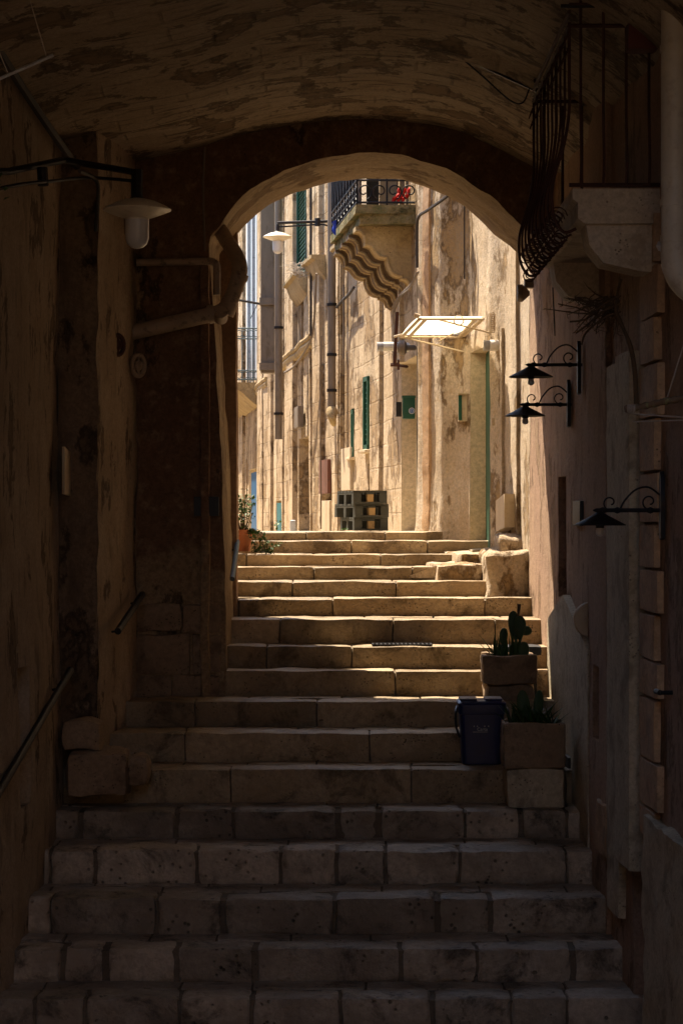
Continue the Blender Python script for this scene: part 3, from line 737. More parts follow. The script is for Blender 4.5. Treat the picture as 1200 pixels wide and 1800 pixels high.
# reed screen, red and blue cloths on the balcony
mb = MB()
for k in range(64):
    p = (o0+Vector((.05, .2, 0))).lerp(o1+Vector((.02, .6, 0)), k/63); mb.tube([zed(p, zt+.02+.04*random.random()), zed(p, zt+1.7)], .02, 5)
tag(mb.build('reed_screen', M['reed']), 'dark upright reed screen along the outer side of the big balcony', 'screen')
mb = MB()
for j in range(3):
    pts = smooth([P(702+j*9, 330, 24.9), P(700+j*8, 343, 24.88), P(692+j*8, 350, 24.85), P(690+j*10, 357, 24.85)], 4); mb.tube(pts, [.02+.02*abs(math.sin(i)) for i in range(len(pts))], 8, True, .6)
tag(mb.build('cloth', M['red']), 'bright red cloth hanging at the foot of the big balcony railing', 'cloth')
mb = MB(); mb.tube(smooth([P(583, 388, 26.7)+Vector((.03, 0, 0)), P(586, 396, 26.7)+Vector((.03, 0, 0)), P(584, 404, 26.7)+Vector((.03, 0, 0)), P(588, 410, 26.7)+Vector((.03, 0, 0))], 4), .035, 8)
tag(mb.build('cloth', M['bluecloth']), 'small blue cloth behind the left end of the big balcony railing', 'cloth')
mb = MB(); mb.box((.28, 25.6, zt), (.42, 25.7, zt+1.9)); tag(mb.build('hung_garment', M['dark']), 'black garment hanging behind the big balcony railing', 'clothing')
mb = MB(); mb.box((.44, 25.9, zt), (.74, 26, zt+2.2)); mb.build('balcony_door', M['creampaint'], ff)

# unseen left side beyond the arch, low and set back to let sun in
lw = thing('unseen_low_wall', 'unseen wall left of the upper steps, kept low to let sun in', 'wall', (-1.5, 21, -.5))
pw = Path([(-1.0, 19.62), (-1.5, 19.9), (-1.75, 24), (-3.2, 36)], -1)
wall(pw, -1.4, 1.3, M['facade2'], lw, 'wall', (), .2, .2, lambda t, z: .04*fr(t, z*.5, 2), cap=.3)
lh = thing('unseen_left_house', 'unseen house behind the low wall on the left, set back for the sun', 'house', (-4, 30, 0))
ph = Path([(-3.4, 19.7), (-3.6, 24), (-5.5, 38), (-9, 62), (-9, 74), (2, 76)], -1)
wall(ph, -1.4, 5.0, M['facade2'], lh, 'wall', (), .5, .4, lambda t, z: .05*fr(t, z*.5, 2), cap=2)

# unseen end house and upper walls, sized to limit light from behind
eh = thing('unseen_end_house', 'unseen house front behind the viewpoint, sized to limit the light', 'house', (0, -3, -3))
pe = Path([(2.35, -3.1), (-2.3, -3.1)], -1)
wall(pe, -3.5, 4, M['left'], eh, 'wall', (), .3, .3, lambda t, z: .04*fr(t, z, 2), cap=1)
for sx, pthing, mt in ((-1, vp, 'left'), (1, rb, 'pink')):
    mb = MB(); mb.box((sx*2.35-.1, -3, 2.8), (sx*2.35+.1, 8.59, 6.5)); mb.build('unseen_upper_wall', M[mt], pthing)  # unseen wall tops added to hold back sky light

exec_parts = True
# ------------------------------------------------------------------ lamps
def dish_lamp(c, w, label, grp, arm):
    """enamel dish lamp with a glass globe; c = bottom centre of the dish rim, w = dish width"""
    s = w/.48; t = thing('street_lamp', label, 'lamp', c, grp); c = Vector(c)
    mb = MB(); mb.lathe([(.02*s, .075*s), (.05*s, .07*s), (.13*s, .05*s), (.21*s, .012*s), (.24*s, -.008*s), (.238*s, -.014*s), (.20*s, -.03*s), (.12*s, -.06*s), (.085*s, -.068*s), (.085*s, -.08*s), (.02*s, -.08*s)], c, 36); mb.build('lamp_shade', M['enamel'], t)
    mb = MB(); mb.lathe([(.055*s, -.075*s), (.083*s, -.082*s), (.083*s, -.21*s), (.07*s, -.25*s), (.04*s, -.275*s), (.001, -.285*s)], c, 28); mb.build('globe', M['globe'], t)
    mb = MB(); mb.lathe([(.001, .2*s), (.022*s, .195*s), (.026*s, .18*s), (.02*s, .17*s), (.03*s, .165*s), (.03*s, .09*s), (.055*s, .07*s), (.02*s, .05*s)], c, 16)
    for pts, r in arm: mb.tube(pts, r, 8)
    mb.build('arm', M['iron'], t); return t
c = P(241, 366, 15.8); top = c+Vector((0, 0, .22))
dish_lamp(c, .475, 'cream enamel dish lamp with frosted globe in the dark passage at left', 'enamel dish lamps',
          [([c+Vector((0, 0, .25)), c+Vector((-.45, -.5, .26)), P(14, 301, 14.0), P(-30, 301, 13.75)], .023),
           (smooth([c+Vector((0, 0, .19)), c+Vector((-.3, -.3, .17)), P(90, 318, 14.6), P(40, 323, 14.1), P(-20, 335, 13.7)], 5), .012),
           ([P(74, 294, 14.5), P(76, 326, 14.5)], .035), ([c+Vector((0, 0, .27)), c+Vector((0, 0, .05))], .04)])
c = P(488, 415, 33.6)
dish_lamp(c, .44, 'cream enamel dish lamp on a long arm in the sunlit lane beneath the arch crown', 'enamel dish lamps',
          [([c+Vector((0, 0, .20)), P(577, 388, 33.6)+Vector((.12, 0, 0))], .022), (smooth([c+Vector((.02, 0, .14)), P(530, 396, 33.6), P(565, 394, 33.6), P(580, 398, 33.6)], 5), .012),
           ([P(558, 383, 33.6), P(558, 397, 33.6)], .04)])
def scroll_lamp(tip, plate, w, label):
    """iron wall lamp: flat conical shade hung from a scrolled arm; tip=(x,y) of arm end, plate=(x,y) centre, d"""
    (tx, ty, d), (px_, py_, hp) = tip, plate; d = dpx(px_+9)
    A = P(tx, ty, d); B = P(px_, ty, d); t = thing('wall_lamp', label, 'lamp', B, 'scrolled iron wall lamps'); u = (A-B).normalized(); L = (A-B).length
    sc = w/.3
    mb = MB(); mb.lathe([(.006, .03*sc), (.02*sc, .028*sc), (.05*sc, .01*sc), (.15*sc, -.042*sc), (.15*sc, -.047*sc), (.045*sc, .0), (.02*sc, 0)], A+u*(-.02)+Vector((0, 0, -.04)), 32); mb.build('lamp_shade', M['iron'], t)
    mb = MB(); mb.lathe([(.02, .0), (.024, -.03), (.024, -.05), (.001, -.052)], A-u*.02+Vector((0, 0, -.05)), 14); mb.build('socket', M['iron'], t)
    mb = MB(); mb.lathe([(.018, -.0), (.024, -.02), (.022, -.036), (.01, -.046), (.001, -.048)], A-u*.02+Vector((0, 0, -.10)), 14); mb.build('bulb', M['globe'], t)
    mb = MB(); mb.tube([A+u*.02, A, B], [.003, .012, .012], 8)
    for f_ in (.1, .33, .85): q = A.lerp(B, f_); mb.lathe([(.012, -.02), (.02, 0), (.012, .02)], q, 10, 'X')
    z = Vector((0, 0, 1))
    mb.tube(spiral(A.lerp(B, .22)+z*.045*sc, .045*sc, .012, -1.3, 4.4, 20, u, z), .005, 6)
    mb.tube(spiral(A.lerp(B, .84)+z*.05*sc, .045*sc, .014, -1.2, 4.6, 20, u, z), .005, 6)
    mb.tube(smooth([A.lerp(B, .38)+z*.012, A.lerp(B, .45)+z*.06*sc, A.lerp(B, .62)+z*.12*sc, A.lerp(B, .82)+z*.135*sc, B+z*.09*sc], 5), .006, 6)
    mb.tube([A-u*.02, A-u*.02-z*.05], .008, 6); mb.build('arm', M['iron'], t)
    hz = hp*d/F/2; zc = (900-py_)*d/F; mb = MB()
    mb.prism([Vector((B.x, d-.035, zc-hz)), Vector((B.x, d-.045, zc)), Vector((B.x, d-.035, zc+hz*.75)), Vector((B.x, d, zc+hz)), Vector((B.x, d+.035, zc+hz*.75)), Vector((B.x, d+.045, zc)), Vector((B.x, d+.035, zc-hz)), Vector((B.x, d, zc-hz*1.05))], (.025, 0, 0))
    mb.tube([B, Vector((pr.at(pr.s_y(d)).x, d, B.z))], .012, 6)
    mb.build('wall_plate', M['iron'], t); return t
scroll_lamp((928, 641, 16.6), (1014, 645, 92), .315, 'highest of the three scrolled iron wall lamps, with a clear bulb hanging below')
scroll_lamp((918, 711, 17.3), (996, 708, 82), .30, 'middle scrolled iron wall lamp, overlapping the sunlit wall just under the highest one')
scroll_lamp((1048, 897, 12.9), (1159, 887, 118), .29, 'lowest and nearest scrolled iron wall lamp, in front of the cream door frame')

# ------------------------------------------------------------------ canopy over the green door
cn = thing('door_canopy', 'glowing translucent door canopy in a curly iron frame over the green door', 'canopy', P(850, 560, 21.6))
A, B, C_, D_ = P(848, 556, 21.1), P(737, 556, 21.0), P(706, 588, 22.7), P(812, 588, 22.5)
mb = MB(); dn = Vector((0, 0, -.012)); vs = []
for i in range(25):
    for j in range(9):
        p = A.lerp(B, i/24).lerp(D_.lerp(C_, i/24), j/8); p.z += .02*math.sin(j/8*math.pi); vs.append(p)
mb.add(vs, [(i*9+j, (i+1)*9+j, (i+1)*9+j+1, i*9+j+1) for i in range(24) for j in range(8)]); mb.build('sheet', M['sheet'], cn)
mb = MB()
for a, b in ((A, B), (B, C_), (C_, D_), (D_, A), (A.lerp(B, .12), D_.lerp(C_, .05)), (A.lerp(B, .9), D_.lerp(C_, .88))):
    mb.tube([a+dn*2, b+dn*2], .022, 6, True, .6)
mb.tube([C_, P(692, 592, 22.7)], .012); mb.tube([B, P(728, 553, 21)], .02)
mb.tube([P(706, 592, 22.7), P(815, 618, 22.4)], .008); mb.tube([P(765, 560, 21.1), P(861, 585, 21.2)], .008); mb.tube([P(770, 600, 22.5), P(815, 575, 22.4)], .006)
mb.tube(arc(P(806, 563, 21.1), .045, 0, 6.28, 18, (1, 0, 0), (0, 0, 1)), .006); mb.tube(arc(P(768, 599, 22.5), .04, 0, 6.28, 18, (1, 0, 0), (0, 0, 1)), .005)
mb.tube([P(861, 550, 21.2), P(861, 586, 21.2)], .012)
for k in range(9): mb.tube(arc(P(866, 552+k*3.6, 21.15), .02, 0, 6.28, 8, (1, 0, 0), (0, .4, 1)), .005, 5)
mb.build('frame', M['creampaint'], cn)

# ------------------------------------------------------------------ vents, boxes, small fittings beyond the arch
def vent(px0, px1, y, d, r, label):
    t = thing('vent_pipe', label, 'vent pipe', P(px1, y, d)); a = P(px0, y, d); b = P(px1, y, d)
    mb = MB(); mb.tube([a.lerp(b, .38), b, b+Vector((.15, .1, 0))], r, 18); mb.build('pipe', M['white'], t)
    mb = MB()
    for k in range(6): q = a.lerp(b, .02+.06*k); mb.tube([q, q+Vector((.006, 0, 0))], r*.98, 16)
    mb.tube([a+Vector((.004, 0, 0)), b], r*.75, 12); mb.build('grille', M['palegrey'], t)
vent(849, 879, 607, 21.15, .052, 'white flue pipe with slotted end at the head of the green door')
vent(662, 692, 609, 24.2, .05, 'white flue pipe with slotted end over the left doorway, by a rusty bracket')
mb = MB(); mb.lathe([(.001, -.05), (.05, -.045), (.075, -.02), (.08, .03), (.05, .05), (.001, .05)], P(706, 611, 24), 20, 'X'); mb.tube([P(712, 611, 24), P(728, 611, 24.1)], .03, 10)
tag(mb.build('floodlight', M['lead']), 'round grey flood lamp beside the flue pipe over the left doorway', 'flood lamp')
mb = MB(); mb.tube([P(698, 548, 23.6), P(693, 640, 23.6)], .02, 6); mb.tube([P(686, 641, 23.6), P(701, 641, 23.6)], .02, 6); mb.tube([P(700, 632, 23.6), P(700, 650, 23.6)], .012, 6); mb.tube([P(693, 641, 23.6), P(700, 641, 23.6)+Vector((.1, .3, 0))], .015, 6)
tag(mb.build('iron_bracket', M['rust']), 'rusty brown iron post hanging left of the canopy', 'bracket')
gb = thing('letter_box', 'dark green metal box with a round sticker on the cream doorway reveal', 'box', P(718, 735, 25.6))
mb = MB(); a = P(707, 736, 25.55); b = P(729.5, 696, 25.55); mb.rbox((a.x, 25.5, a.z), (b.x, 25.72, b.z), .05, .012, 0); mb.box((a.x-.005, 25.49, b.z-.02), (b.x+.005, 25.72, b.z+.004)); mb.build('box', M['green'], gb)
c = P(723.5, 722, 25.49)
mb = MB(); mb.lathe([(.001, -.004), (.036, -.004), (.036, 0)], c, 24, 'Y'); st_ = mb.build('sticker', M['ink'], gb)
mb = MB(); mb.lathe([(.018, -.007), (.026, -.007), (.026, -.005), (.018, -.005)], c, 20, 'Y'); mb.box((c.x-.008, c.y-.008, c.z-.014), (c.x+.008, c.y-.005, c.z+.012)); mb.build('emblem', M['stickerblue'], st_)
mb = MB(); a = P(696, 732, 24.9); mb.box((a.x, 24.9, a.z), (a.x+.06, 25.0, a.z+.16)); mb.box((a.x+.012, 24.893, a.z+.03), (a.x+.045, 24.9, a.z+.12))
tag(mb.build('intercom', M['dark']), 'small dark intercom plate at the edge of the left doorway', 'intercom')
# meter box on the limewashed wall
mt_ = thing('meter_cabinet', 'small cream and green meter cabinet set on the wall left of the green door', 'meter cabinet', P(812, 740, 22.3))
mb = MB(); a = P(806, 740, 22.33); b = P(821, 693, 22.33); mb.box((a.x, 22.33, a.z), (b.x, 22.5, b.z)); mb.box((a.x-.01, 22.3, b.z), (b.x+.01, 22.5, b.z+.012)); mb.build('case', M['creampaint'], mt_)
mb = MB(); mb.box((a.x-.004, 22.322, a.z+.01), (a.x+.03, 22.33, b.z-.01)); mb.build('cover', M['green'], mt_)
mb = MB(); a = P(864, 748, 21.0); mb.box((a.x, 21.0, a.z), (a.x+.03, 21.1, a.z+.07)); tag(mb.build('door_bell', M['creampaint']), 'tiny door bell on the wall right of the green door', 'door bell')
mb = MB(); a = P(871, 950, 20.75); b = P(888, 872, 20.75)
mb.prism([P(871, 935, 20.9), P(886, 927, 20.3), P(886, 868, 20.3), P(871, 880, 20.9)], (.14, .02, 0)); tag(mb.build('meter_hatch', M['creampaint']), 'cream meter hatch low on the wall right of the green door', 'hatch')
mb = MB(); mb.lathe([(.001, -.1), (.07, -.1), (.075, -.06), (.04, -.02), (.02, 0)], P(930, 515, 18.9), 16, 'X'); mb.box(tuple(P(922, 505, 18.9)), tuple(P(938, 490, 18.9)+Vector((0, .1, 0))))
tag(mb.build('floodlight', M['lead']), 'grey flood lamp and junction boxes high on the right arch jamb', 'flood lamp')
mb = MB(); mb.rbox(P(509, 940, 37), P(520, 914, 37)+Vector((0, .2, 0)), .05, .03, .004); tag(mb.build('service_cabinet', M['palegrey']), 'small grey round-topped cabinet at the foot of the far facade', 'cabinet')
mb = MB(); a = P(606, 560, 30); 
# ------------------------------------------------------------------ downpipes and cables
def downpipe(pts, r, label, mat='lead', bands_=(), grp='downpipes on the far facade'):
    t = thing('downpipe', label, 'pipe', pts[-1], grp); mb = MB(); mb.tube(pts, r, 14); mb.build('pipe', M[mat], t)
    mb = MB()
    for y in bands_:
        f_ = (y-pts[0].z)/(pts[-1].z-pts[0].z); q = pts[0].lerp(pts[-1], f_); mb.tube([q+Vector((0, 0, -.02)), q+Vector((0, 0, .02))], r*1.25, 14)
    if bands_: mb.build('clamp', M['iron'], t)
def vpipe(x, d, y0, y1): a = P(x, y0, d); b = P(x, y1, d); return [a, b]
a, b = vpipe(489.5, 37, 250, 772); downpipe([a, b], .062, 'long grey downpipe running the full height behind the far dish lamp', 'lead', (3.0, 1.6))
a, b = vpipe(583, 31.8, 250, 722); downpipe([a, b], .058, 'thick grey downpipe with a broken shoe below the big balcony end', 'lead', (2.9, 2.2, 1.7))
mb = MB(); mb.tube(smooth([P(583, 718, 31.8), P(584, 735, 31.7), P(587, 748, 31.8)], 4), [.06, .08, .08, .07, .06, .05, .045, .035, .02], 10); tag(mb.build('pipe_shoe', M['corbel']), 'broken stone shoe under the thick grey downpipe', 'pipe shoe')
mb = MB(); a = P(458, 545, 38.5); mb.box((P(458, 0, 38.5).x, 38.5, P(0, 655, 38.5).z), (P(482, 0, 38.5).x, 38.8, P(0, 260, 38.5).z))
for y in (530, 645): q = P(456, y, 38.45); mb.box((q.x, 38.44, q.z-.05), (P(483, 0, 38.45).x, 38.8, q.z+.07))
tag(mb.build('square_duct', M['lead']), 'wide flat grey duct beside the far balcony', 'duct')
a, b = vpipe(546.5, 34.6, 250, 590); downpipe([a, b], .018, 'thin dark conduit beside the upper green shutter', 'cable')
a, b = vpipe(604, 31, 500, 630); downpipe([a, b], .014, 'thin grey conduit left of the corbels', 'lead')
a, b = vpipe(816, 22.25, 320, 490); downpipe([a, b], .007, 'thin conduit running up the limewashed wall', 'cable')
def cable(pts, r, label, mat='cable', k=6):
    mb = MB(); mb.tube(smooth(pts, k), r, 6); return tag(mb.build('cable', M[mat]), label, 'cable')
cable([P(733, 470, 23.05), P(733, 400, 23.05), P(736, 380, 22.95), P(750, 370, 22.7), P(770, 356, 22.4), P(790, 340, 22.2), P(803, 318, 22.2)], .016, 'black cable bending over the cornice right of the big balcony')
cable([P(733, 480, 23), P(722, 500, 23.5), P(707, 515, 23.9), P(697, 528, 24.1), P(690, 540, 24.2)], .014, 'loose cable drooping beneath the corbels', 'lead')
cable([P(735, 478, 22.95), P(720, 506, 23.5), P(705, 520, 23.9), P(692, 548, 24.1)], .010, 'second thin cable drooping beneath the corbels', 'lead')
cable([P(500, 655, 35.5), P(520, 640, 34.8), P(545, 600, 34), P(552, 560, 33.8), P(556, 480, 33.5)], .016, 'cable climbing the far facade above the recessed doorway', 'lead')
cable([P(592, 540, 31.6), P(600, 530, 31.2), P(612, 518, 30.6), P(622, 505, 30)], .02, 'cable crossing the facade right of the thick downpipe')
cable([P(565, 590, 33.2), P(563, 700, 33.3), P(564, 860, 33.3), P(564, 930, 33.3)], .012, 'thin cable running down between the two panels of the facade', 'lead')
# curb bar and dry twigs in front of upper shutter
mb = MB(); c = P(526, 488, 34.8)
for k in range(60):
    a_ = random.uniform(.2, 2.9); l_ = random.uniform(.12, .36); st0 = c+Vector((random.uniform(-.08, .1), random.uniform(-.1, .1), random.uniform(0, .22)))
    e = st0+Vector((math.cos(a_)*l_*.8, random.uniform(-.1, .1), math.sin(a_)*l_*.5-.02)); mb.tube([st0, st0.lerp(e, .5)+Vector((0, 0, .02)), e], [.005, .004, .002], 4)
tag(mb.build('dry_twigs', M['cord']), 'pale dry twigs on the sill of the upper green shutter', 'plant')
mb = MB(); mb.tube([P(418, 527, 44), P(458, 534, 44)], .025, 6); mb.tube([P(440, 560, 44), P(452, 535, 44)], .008, 5); tag(mb.build('curtain_rail', M['iron']), 'dark iron bar projecting above the far balcony', 'bar')

# ------------------------------------------------------------------ pallets
def pallet(x0, y0, z0, w, dp, rz, label):
    t = thing('wooden_pallet', label, 'pallet', (x0, y0, z0), 'stack of pallets on the landing'); c = (x0, y0, 0)
    mb = MB()
    for k in range(5): y = y0+dp*(k/5); mb.box((x0, y+.01, z0+.118), (x0+w, y+dp/5-.02, z0+.138), rz, c)
    for k in range(3): y = y0+(dp-.1)*k/2; mb.box((x0, y, z0), (x0+w, y+.1, z0+.02), rz, c)
    mb.build('deck_board', M['wood'], t)
    mb = MB()
    for i in range(3):
        for k in range(3):
            x = x0+(w-.085)*i/2; y = y0+(dp-.1)*k/2+.002
            if i == 1 and k == 0: continue
            mb.box((x+.001, y, z0+.0205), (x+.084, y+.098, z0+.0975), rz, c)
    for i in range(3): x = x0+(w-.085)*i/2; mb.box((x+.002, y0+.003, z0+.098), (x+.083, y0+dp-.003, z0+.1175), rz, c)
    mb.build('block', M['wood'], t)
    mb = MB(); x = x0+(w-.085)/2; mb.box((x+.012, y0+.004, z0+.0205), (x+.078, y0+.09, z0+.0975), rz, c); mb.build('new_block', M['orangewood'], t)
for k, lb in enumerate(('lowest weathered pallet of the stack on the landing', 'middle weathered pallet of the stack on the landing', 'top weathered pallet of the stack on the landing')):
    pallet(.13+(.0, .012, -.008)[k], 23.6-.02*k, -.193+.139*k, .36, .9, R((9, 14, 11)[k]), lb)

# ------------------------------------------------------------------ plants
def leaf(mb, p, dirv, s, up=Vector((0, 0, 1))):
    t = dirv.normalized(); a = t.cross(up).normalized() if abs(t.dot(up)) < .95 else Vector((1, 0, 0)); n0 = a.cross(t)
    mb.add([p, p+t*s*.45+a*s*.38+n0*s*.06, p+t*s-n0*s*.1, p+t*s*.45-a*s*.38+n0*s*.06], [(0, 1, 2), (0, 2, 3)])
def rv(): return Vector((random.gauss(0, 1), random.gauss(0, 1), random.gauss(0, 1))).normalized()
pt = P(424, 969, 21.6)+Vector((.015, 0, 0))
tp = thing('terracotta_pot', 'orange terracotta pot at the left end of the sunlit steps', 'pot', pt)
mb = MB(); mb.lathe([(.001, 0), (.065, 0), (.09, .15), (.1, .16), (.105, .205), (.092, .205), (.085, .17), (.001, .165)], pt, 26); mb.build('pot', M['terra'], tp)
iv = thing('potted_shrub', 'leafy green shrub spilling out of the orange terracotta pot', 'plant', pt+Vector((0, 0, .17)))
mb = MB(); lf = MB(); cc = pt+Vector((-.03, 0, .4))
for k in range(12):
    e = cc+Vector((random.uniform(-.14, .13), random.uniform(-.12, .12), random.uniform(-.08, .16))); mb.tube(smooth([pt+Vector((0, 0, .165)), pt.lerp(e, .6)+Vector((0, 0, .03)), e], 4), [.006]*4+[.004]*4+[.002], 5)
for k in range(330):
    v = rv(); r_ = random.random()**.45; p = cc+Vector((v.x*.17*r_, v.y*.15*r_, v.z*.20*r_)); leaf(lf, p, rv()+Vector((0, -.3, .1)), random.uniform(.025, .05))
for k in range(5):
    xe = pt.x+.08+.03*k; path = smooth([pt+Vector((.06, -.06, .2)), Vector((xe, pt.y-.12, pt.z+.16)), Vector((xe+.05, pt.y-.14, pt.z+.0)), Vector((xe+.03+.03*k, pt.y-.12, pt.z+random.uniform(-.0, .12)))], 8); mb.tube(path, .003, 4)
    for p in path[2:]:
        for _ in range(3): leaf(lf, p+rv()*.018, rv(), random.uniform(.02, .042))
mb.build('stems', M['twig'], iv); lf.build('foliage', M['leaf'], iv)
mb = MB()
for k in range(10): leaf(mb, P(487, 935, 36)+rv()*.05+Vector((0, -.1, .15*random.random()+.05)), rv(), .06)
mb.tube([P(487, 945, 36), P(487, 915, 36)], .006, 4); tag(mb.build('weed', M['leaf']), 'small bright weed in front of the teal door', 'plant')
mb = MB()
for k in range(16): leaf(mb, P(605+random.uniform(-5, 5), 933, 23.5)+Vector((0, random.uniform(-.03, .03), .005)), Vector((random.gauss(0, 1), random.gauss(0, 1), 1)), .035)
tag(mb.build('weed', M['leaf']), 'tuft of weed at the foot of the pallets', 'plant')

# stone troughs
def trough(x0, x1, y0, y1, d, depth, label, grp, seed):
    a, b = P(x0, y1, d), P(x1, y0, d); t = thing('stone_trough', label, 'planter', (a.x, d, a.z), grp)
    wd = .045; mb = MB(); z0, z1 = a.z, b.z
    mb.rbox((a.x, d, z0), (b.x, d+wd, z1), .03, .018, .012, 6, seed=seed); mb.rbox((a.x, d+depth-wd, z0), (b.x, d+depth, z1), .04, .018, .012, 6, seed=seed+1)
    mb.rbox((a.x, d+.03, z0), (a.x+wd, d+depth-.03, z1-.004), .03, .018, .012, 6, seed=seed+2); mb.rbox((b.x-wd, d+.03, z0), (b.x, d+depth-.03, z1-.004), .03, .018, .012, 6, seed=seed+3)
    mb.rbox((a.x+.03, d+.03, z0+.01), (b.x-.03, d+depth-.03, z0+.05), .06, .01, .003); mb.build('trough', M['trough'], t)
    mb = MB(); mb.rbox((a.x+.035, d+.035, z0+.05), (b.x-.035, d+depth-.035, z1-.03), .03, .004, .012, 12); mb.build('soil', M['soil'], t)
    return Vector(((a.x+b.x)/2, d+depth/2, z1-.035))
c1 = trough(849, 944, 1152, 1203, 17.68, .36, 'rounded stone trough with prickly pear, upper of the two', 'stone planters', 1)
c2 = trough(885, 994, 1272, 1352, 16.2, .36, 'brown stone trough of pointed succulents, lower and nearer of the two', 'stone planters', 5)
mb = MB(); mb.rbox(tuple(P(854, 1237, 17.7)), tuple(P(940, 1204, 17.7)+Vector((0, .32, 0))), .04, .02, .02, 5); tag(mb.build('stone_block', M['trough']), 'rough stone block under the prickly pear trough', 'block')
mb = MB(); mb.rbox(tuple(P(890, 1422, 16.22)), tuple(P(993, 1353, 16.22)+Vector((0, .27, 0))), .04, .025, .02, 4, seed=3); tag(mb.build('stone_block', M['paleblock']), 'pitted square stone block under the nearer trough', 'block')
def pad(mb, c, w, h, ang, face=0, th=.02):
    c = Vector(c); n1, n2 = 14, 8; vs = []
    for i in range(n2+1):
        ph_ = math.pi*i/n2
        for k in range(n1):
            a = 2*math.pi*k/n1; v = Vector((w/2*math.sin(ph_)*math.cos(a)*(.75+.25*(-math.cos(ph_)+1)/2*2 if True else 1), th*math.sin(ph_)*math.sin(a), h/2*(1-math.cos(ph_))))
            v = Matrix.Rotation(face, 3, 'Z')@(Matrix.Rotation(ang, 3, 'Y')@v); vs.append(c+v)
    mb.add(vs, [(i*n1+k, i*n1+(k+1) % n1, (i+1)*n1+(k+1) % n1, (i+1)*n1+k) for i in range(n2) for k in range(n1)])
def blade(mb, b, l, ang, az, w=.02, curve=.3):
    d = Vector((math.sin(ang)*math.cos(az), math.sin(ang)*math.sin(az), math.cos(ang))); side = d.cross(Vector((math.cos(az), math.sin(az), 0)))
    side = side.normalized() if side.length > .01 else Vector((1, 0, 0)); vs = []
    side = (side+Vector((.6, 0, 0))).normalized()
    for i in range(7):
        t = i/6; p = Vector(b)+d*l*t+Vector((math.cos(az), math.sin(az), -.3))*curve*l*t*t*math.sin(ang); ww = w*(1-t**2.2)*(.7+.6*t*(1-t)*2)+.0006
        n0 = Vector((0, -.35*ww, 0)); vs += [p-side*ww, p+n0, p+side*ww]
    mb.add(vs, [(i*3+j, i*3+j+1, (i+1)*3+j+1, (i+1)*3+j) for i in range(6) for j in range(2)])
pc = thing('prickly_pear', 'prickly pear cactus with flat rounded pads growing in the upper trough', 'cactus', c1)
def at1(x, y, dy=0): return P(x, y, c1.y+dy)
mb = MB(); pad(mb, at1(905, 1172), .115, .20, R(4)); pad(mb, at1(904, 1125, .02), .09, .23, R(-3), .2); pad(mb, at1(912, 1125, -.02), .10, .19, R(2), -.2); pad(mb, at1(917, 1115), .075, .085, R(55)); pad(mb, at1(880, 1170, .03), .10, .17, R(5)); pad(mb, at1(883, 1135, .03), .07, .14, R(6), .3); pad(mb, at1(916, 1168, -.02), .10, .18, R(8), .3)
mb.build('pad', M['cactus'], pc)
mb = MB(); mb.tube([at1(910, 1090), at1(912, 1062)], [.006, .016], 8); mb.build('dead_bud', M['twig'], pc)
mb = MB()
for k in range(26): blade(mb, c1+Vector((random.uniform(-.13, .09), random.uniform(-.1, .0), 0)), random.uniform(.12, .24), random.uniform(.0, .35), random.uniform(0, 6.28), random.uniform(.008, .015))
for x, a in ((873, -.75), (871, -.95)): blade(mb, at1(x+6, 1165, -.05), .3, abs(a)*.8, math.pi, .011, .1)
tag(mb.build('succulent', M['blade']), 'green upright blades growing round the prickly pear in the upper trough', 'plant')
sa = thing('succulent', 'spiky dark succulents with a flat cactus pad in the nearer trough', 'plant', c2)
mb = MB()
for k in range(90):
    x = random.uniform(-.17, .17); blade(mb, c2+Vector((x, random.uniform(-.13, .1), 0)), random.uniform(.10, .26)*(1-abs(x)*1.2), random.uniform(.1, .8), random.uniform(0, 6.28), random.uniform(.008, .016), .4)
for k in range(8): blade(mb, c2+Vector((.13, -.08, .0)), random.uniform(.14, .2), random.uniform(.7, 1.2), random.uniform(-.5, .5), .008, .2)
mb.build('blade', M['blade'], sa)
mb = MB(); pad(mb, c2+Vector((-.06, 0, -.01)), .09, .27, R(-3)); pad(mb, c2+Vector((.03, .03, 0)), .08, .26, R(6), .4); mb.build('pad', M['cactus'], sa)

# bins
bn = thing('waste_bin', 'small navy blue kerbside caddy bin with lid and handle standing on a step', 'bin', P(848, 1337, 16.75))
d = 16.74; a, b = P(808, 1345, d), P(887, 1240, d); w = b.x-a.x; h = b.z-a.z; cx = (a.x+b.x)/2; n1 = 9
mb = MB(); vs = []
lv = [(0, .84, 0), (.01, .87, 0), (.6, .95, 0), (.84, .98, 0), (.85, 1.04, .0), (.92, 1.06, .0), (1.0, 1.06, 0)]
def rr(wx, wy, z, cy, r_=.035, n=5):
    out = []
    for qx, qy, a0 in ((1, 1, 0), (-1, 1, 90), (-1, -1, 180), (1, -1, 270)):
        for i in range(n+1):
            an = R(a0+90*i/n); out.append(Vector((cx+qx*(wx-r_)+math.cos(an)*r_, cy+qy*(wy-r_)+math.sin(an)*r_, z)))
    return out
cy = d+.15; k_ = 24
for f_, s_, _ in lv: vs += rr(w/2*s_, .14*s_, a.z+h*f_, cy)
mb.add(vs, [(i*k_+j, i*k_+(j+1) % k_, (i+1)*k_+(j+1) % k_, (i+1)*k_+j) for i in range(len(lv)-1) for j in range(k_)]+[tuple(range(k_))[::-1]]); mb.build('body', M['plastic'], bn)
mb = MB(); vs = rr(w/2*1.07, .152, b.z+.0, cy)+rr(w/2*1.08, .155, b.z+.012, cy)+rr(w/2*1.0, .14, b.z+.028, cy)+rr(w/2*.9, .12, b.z+.032, cy)
mb.add(vs, [(i*k_+j, i*k_+(j+1) % k_, (i+1)*k_+(j+1) % k_, (i+1)*k_+j) for i in range(3) for j in range(k_)]+[tuple(range(3*k_, 4*k_)), tuple(range(k_))[::-1]])
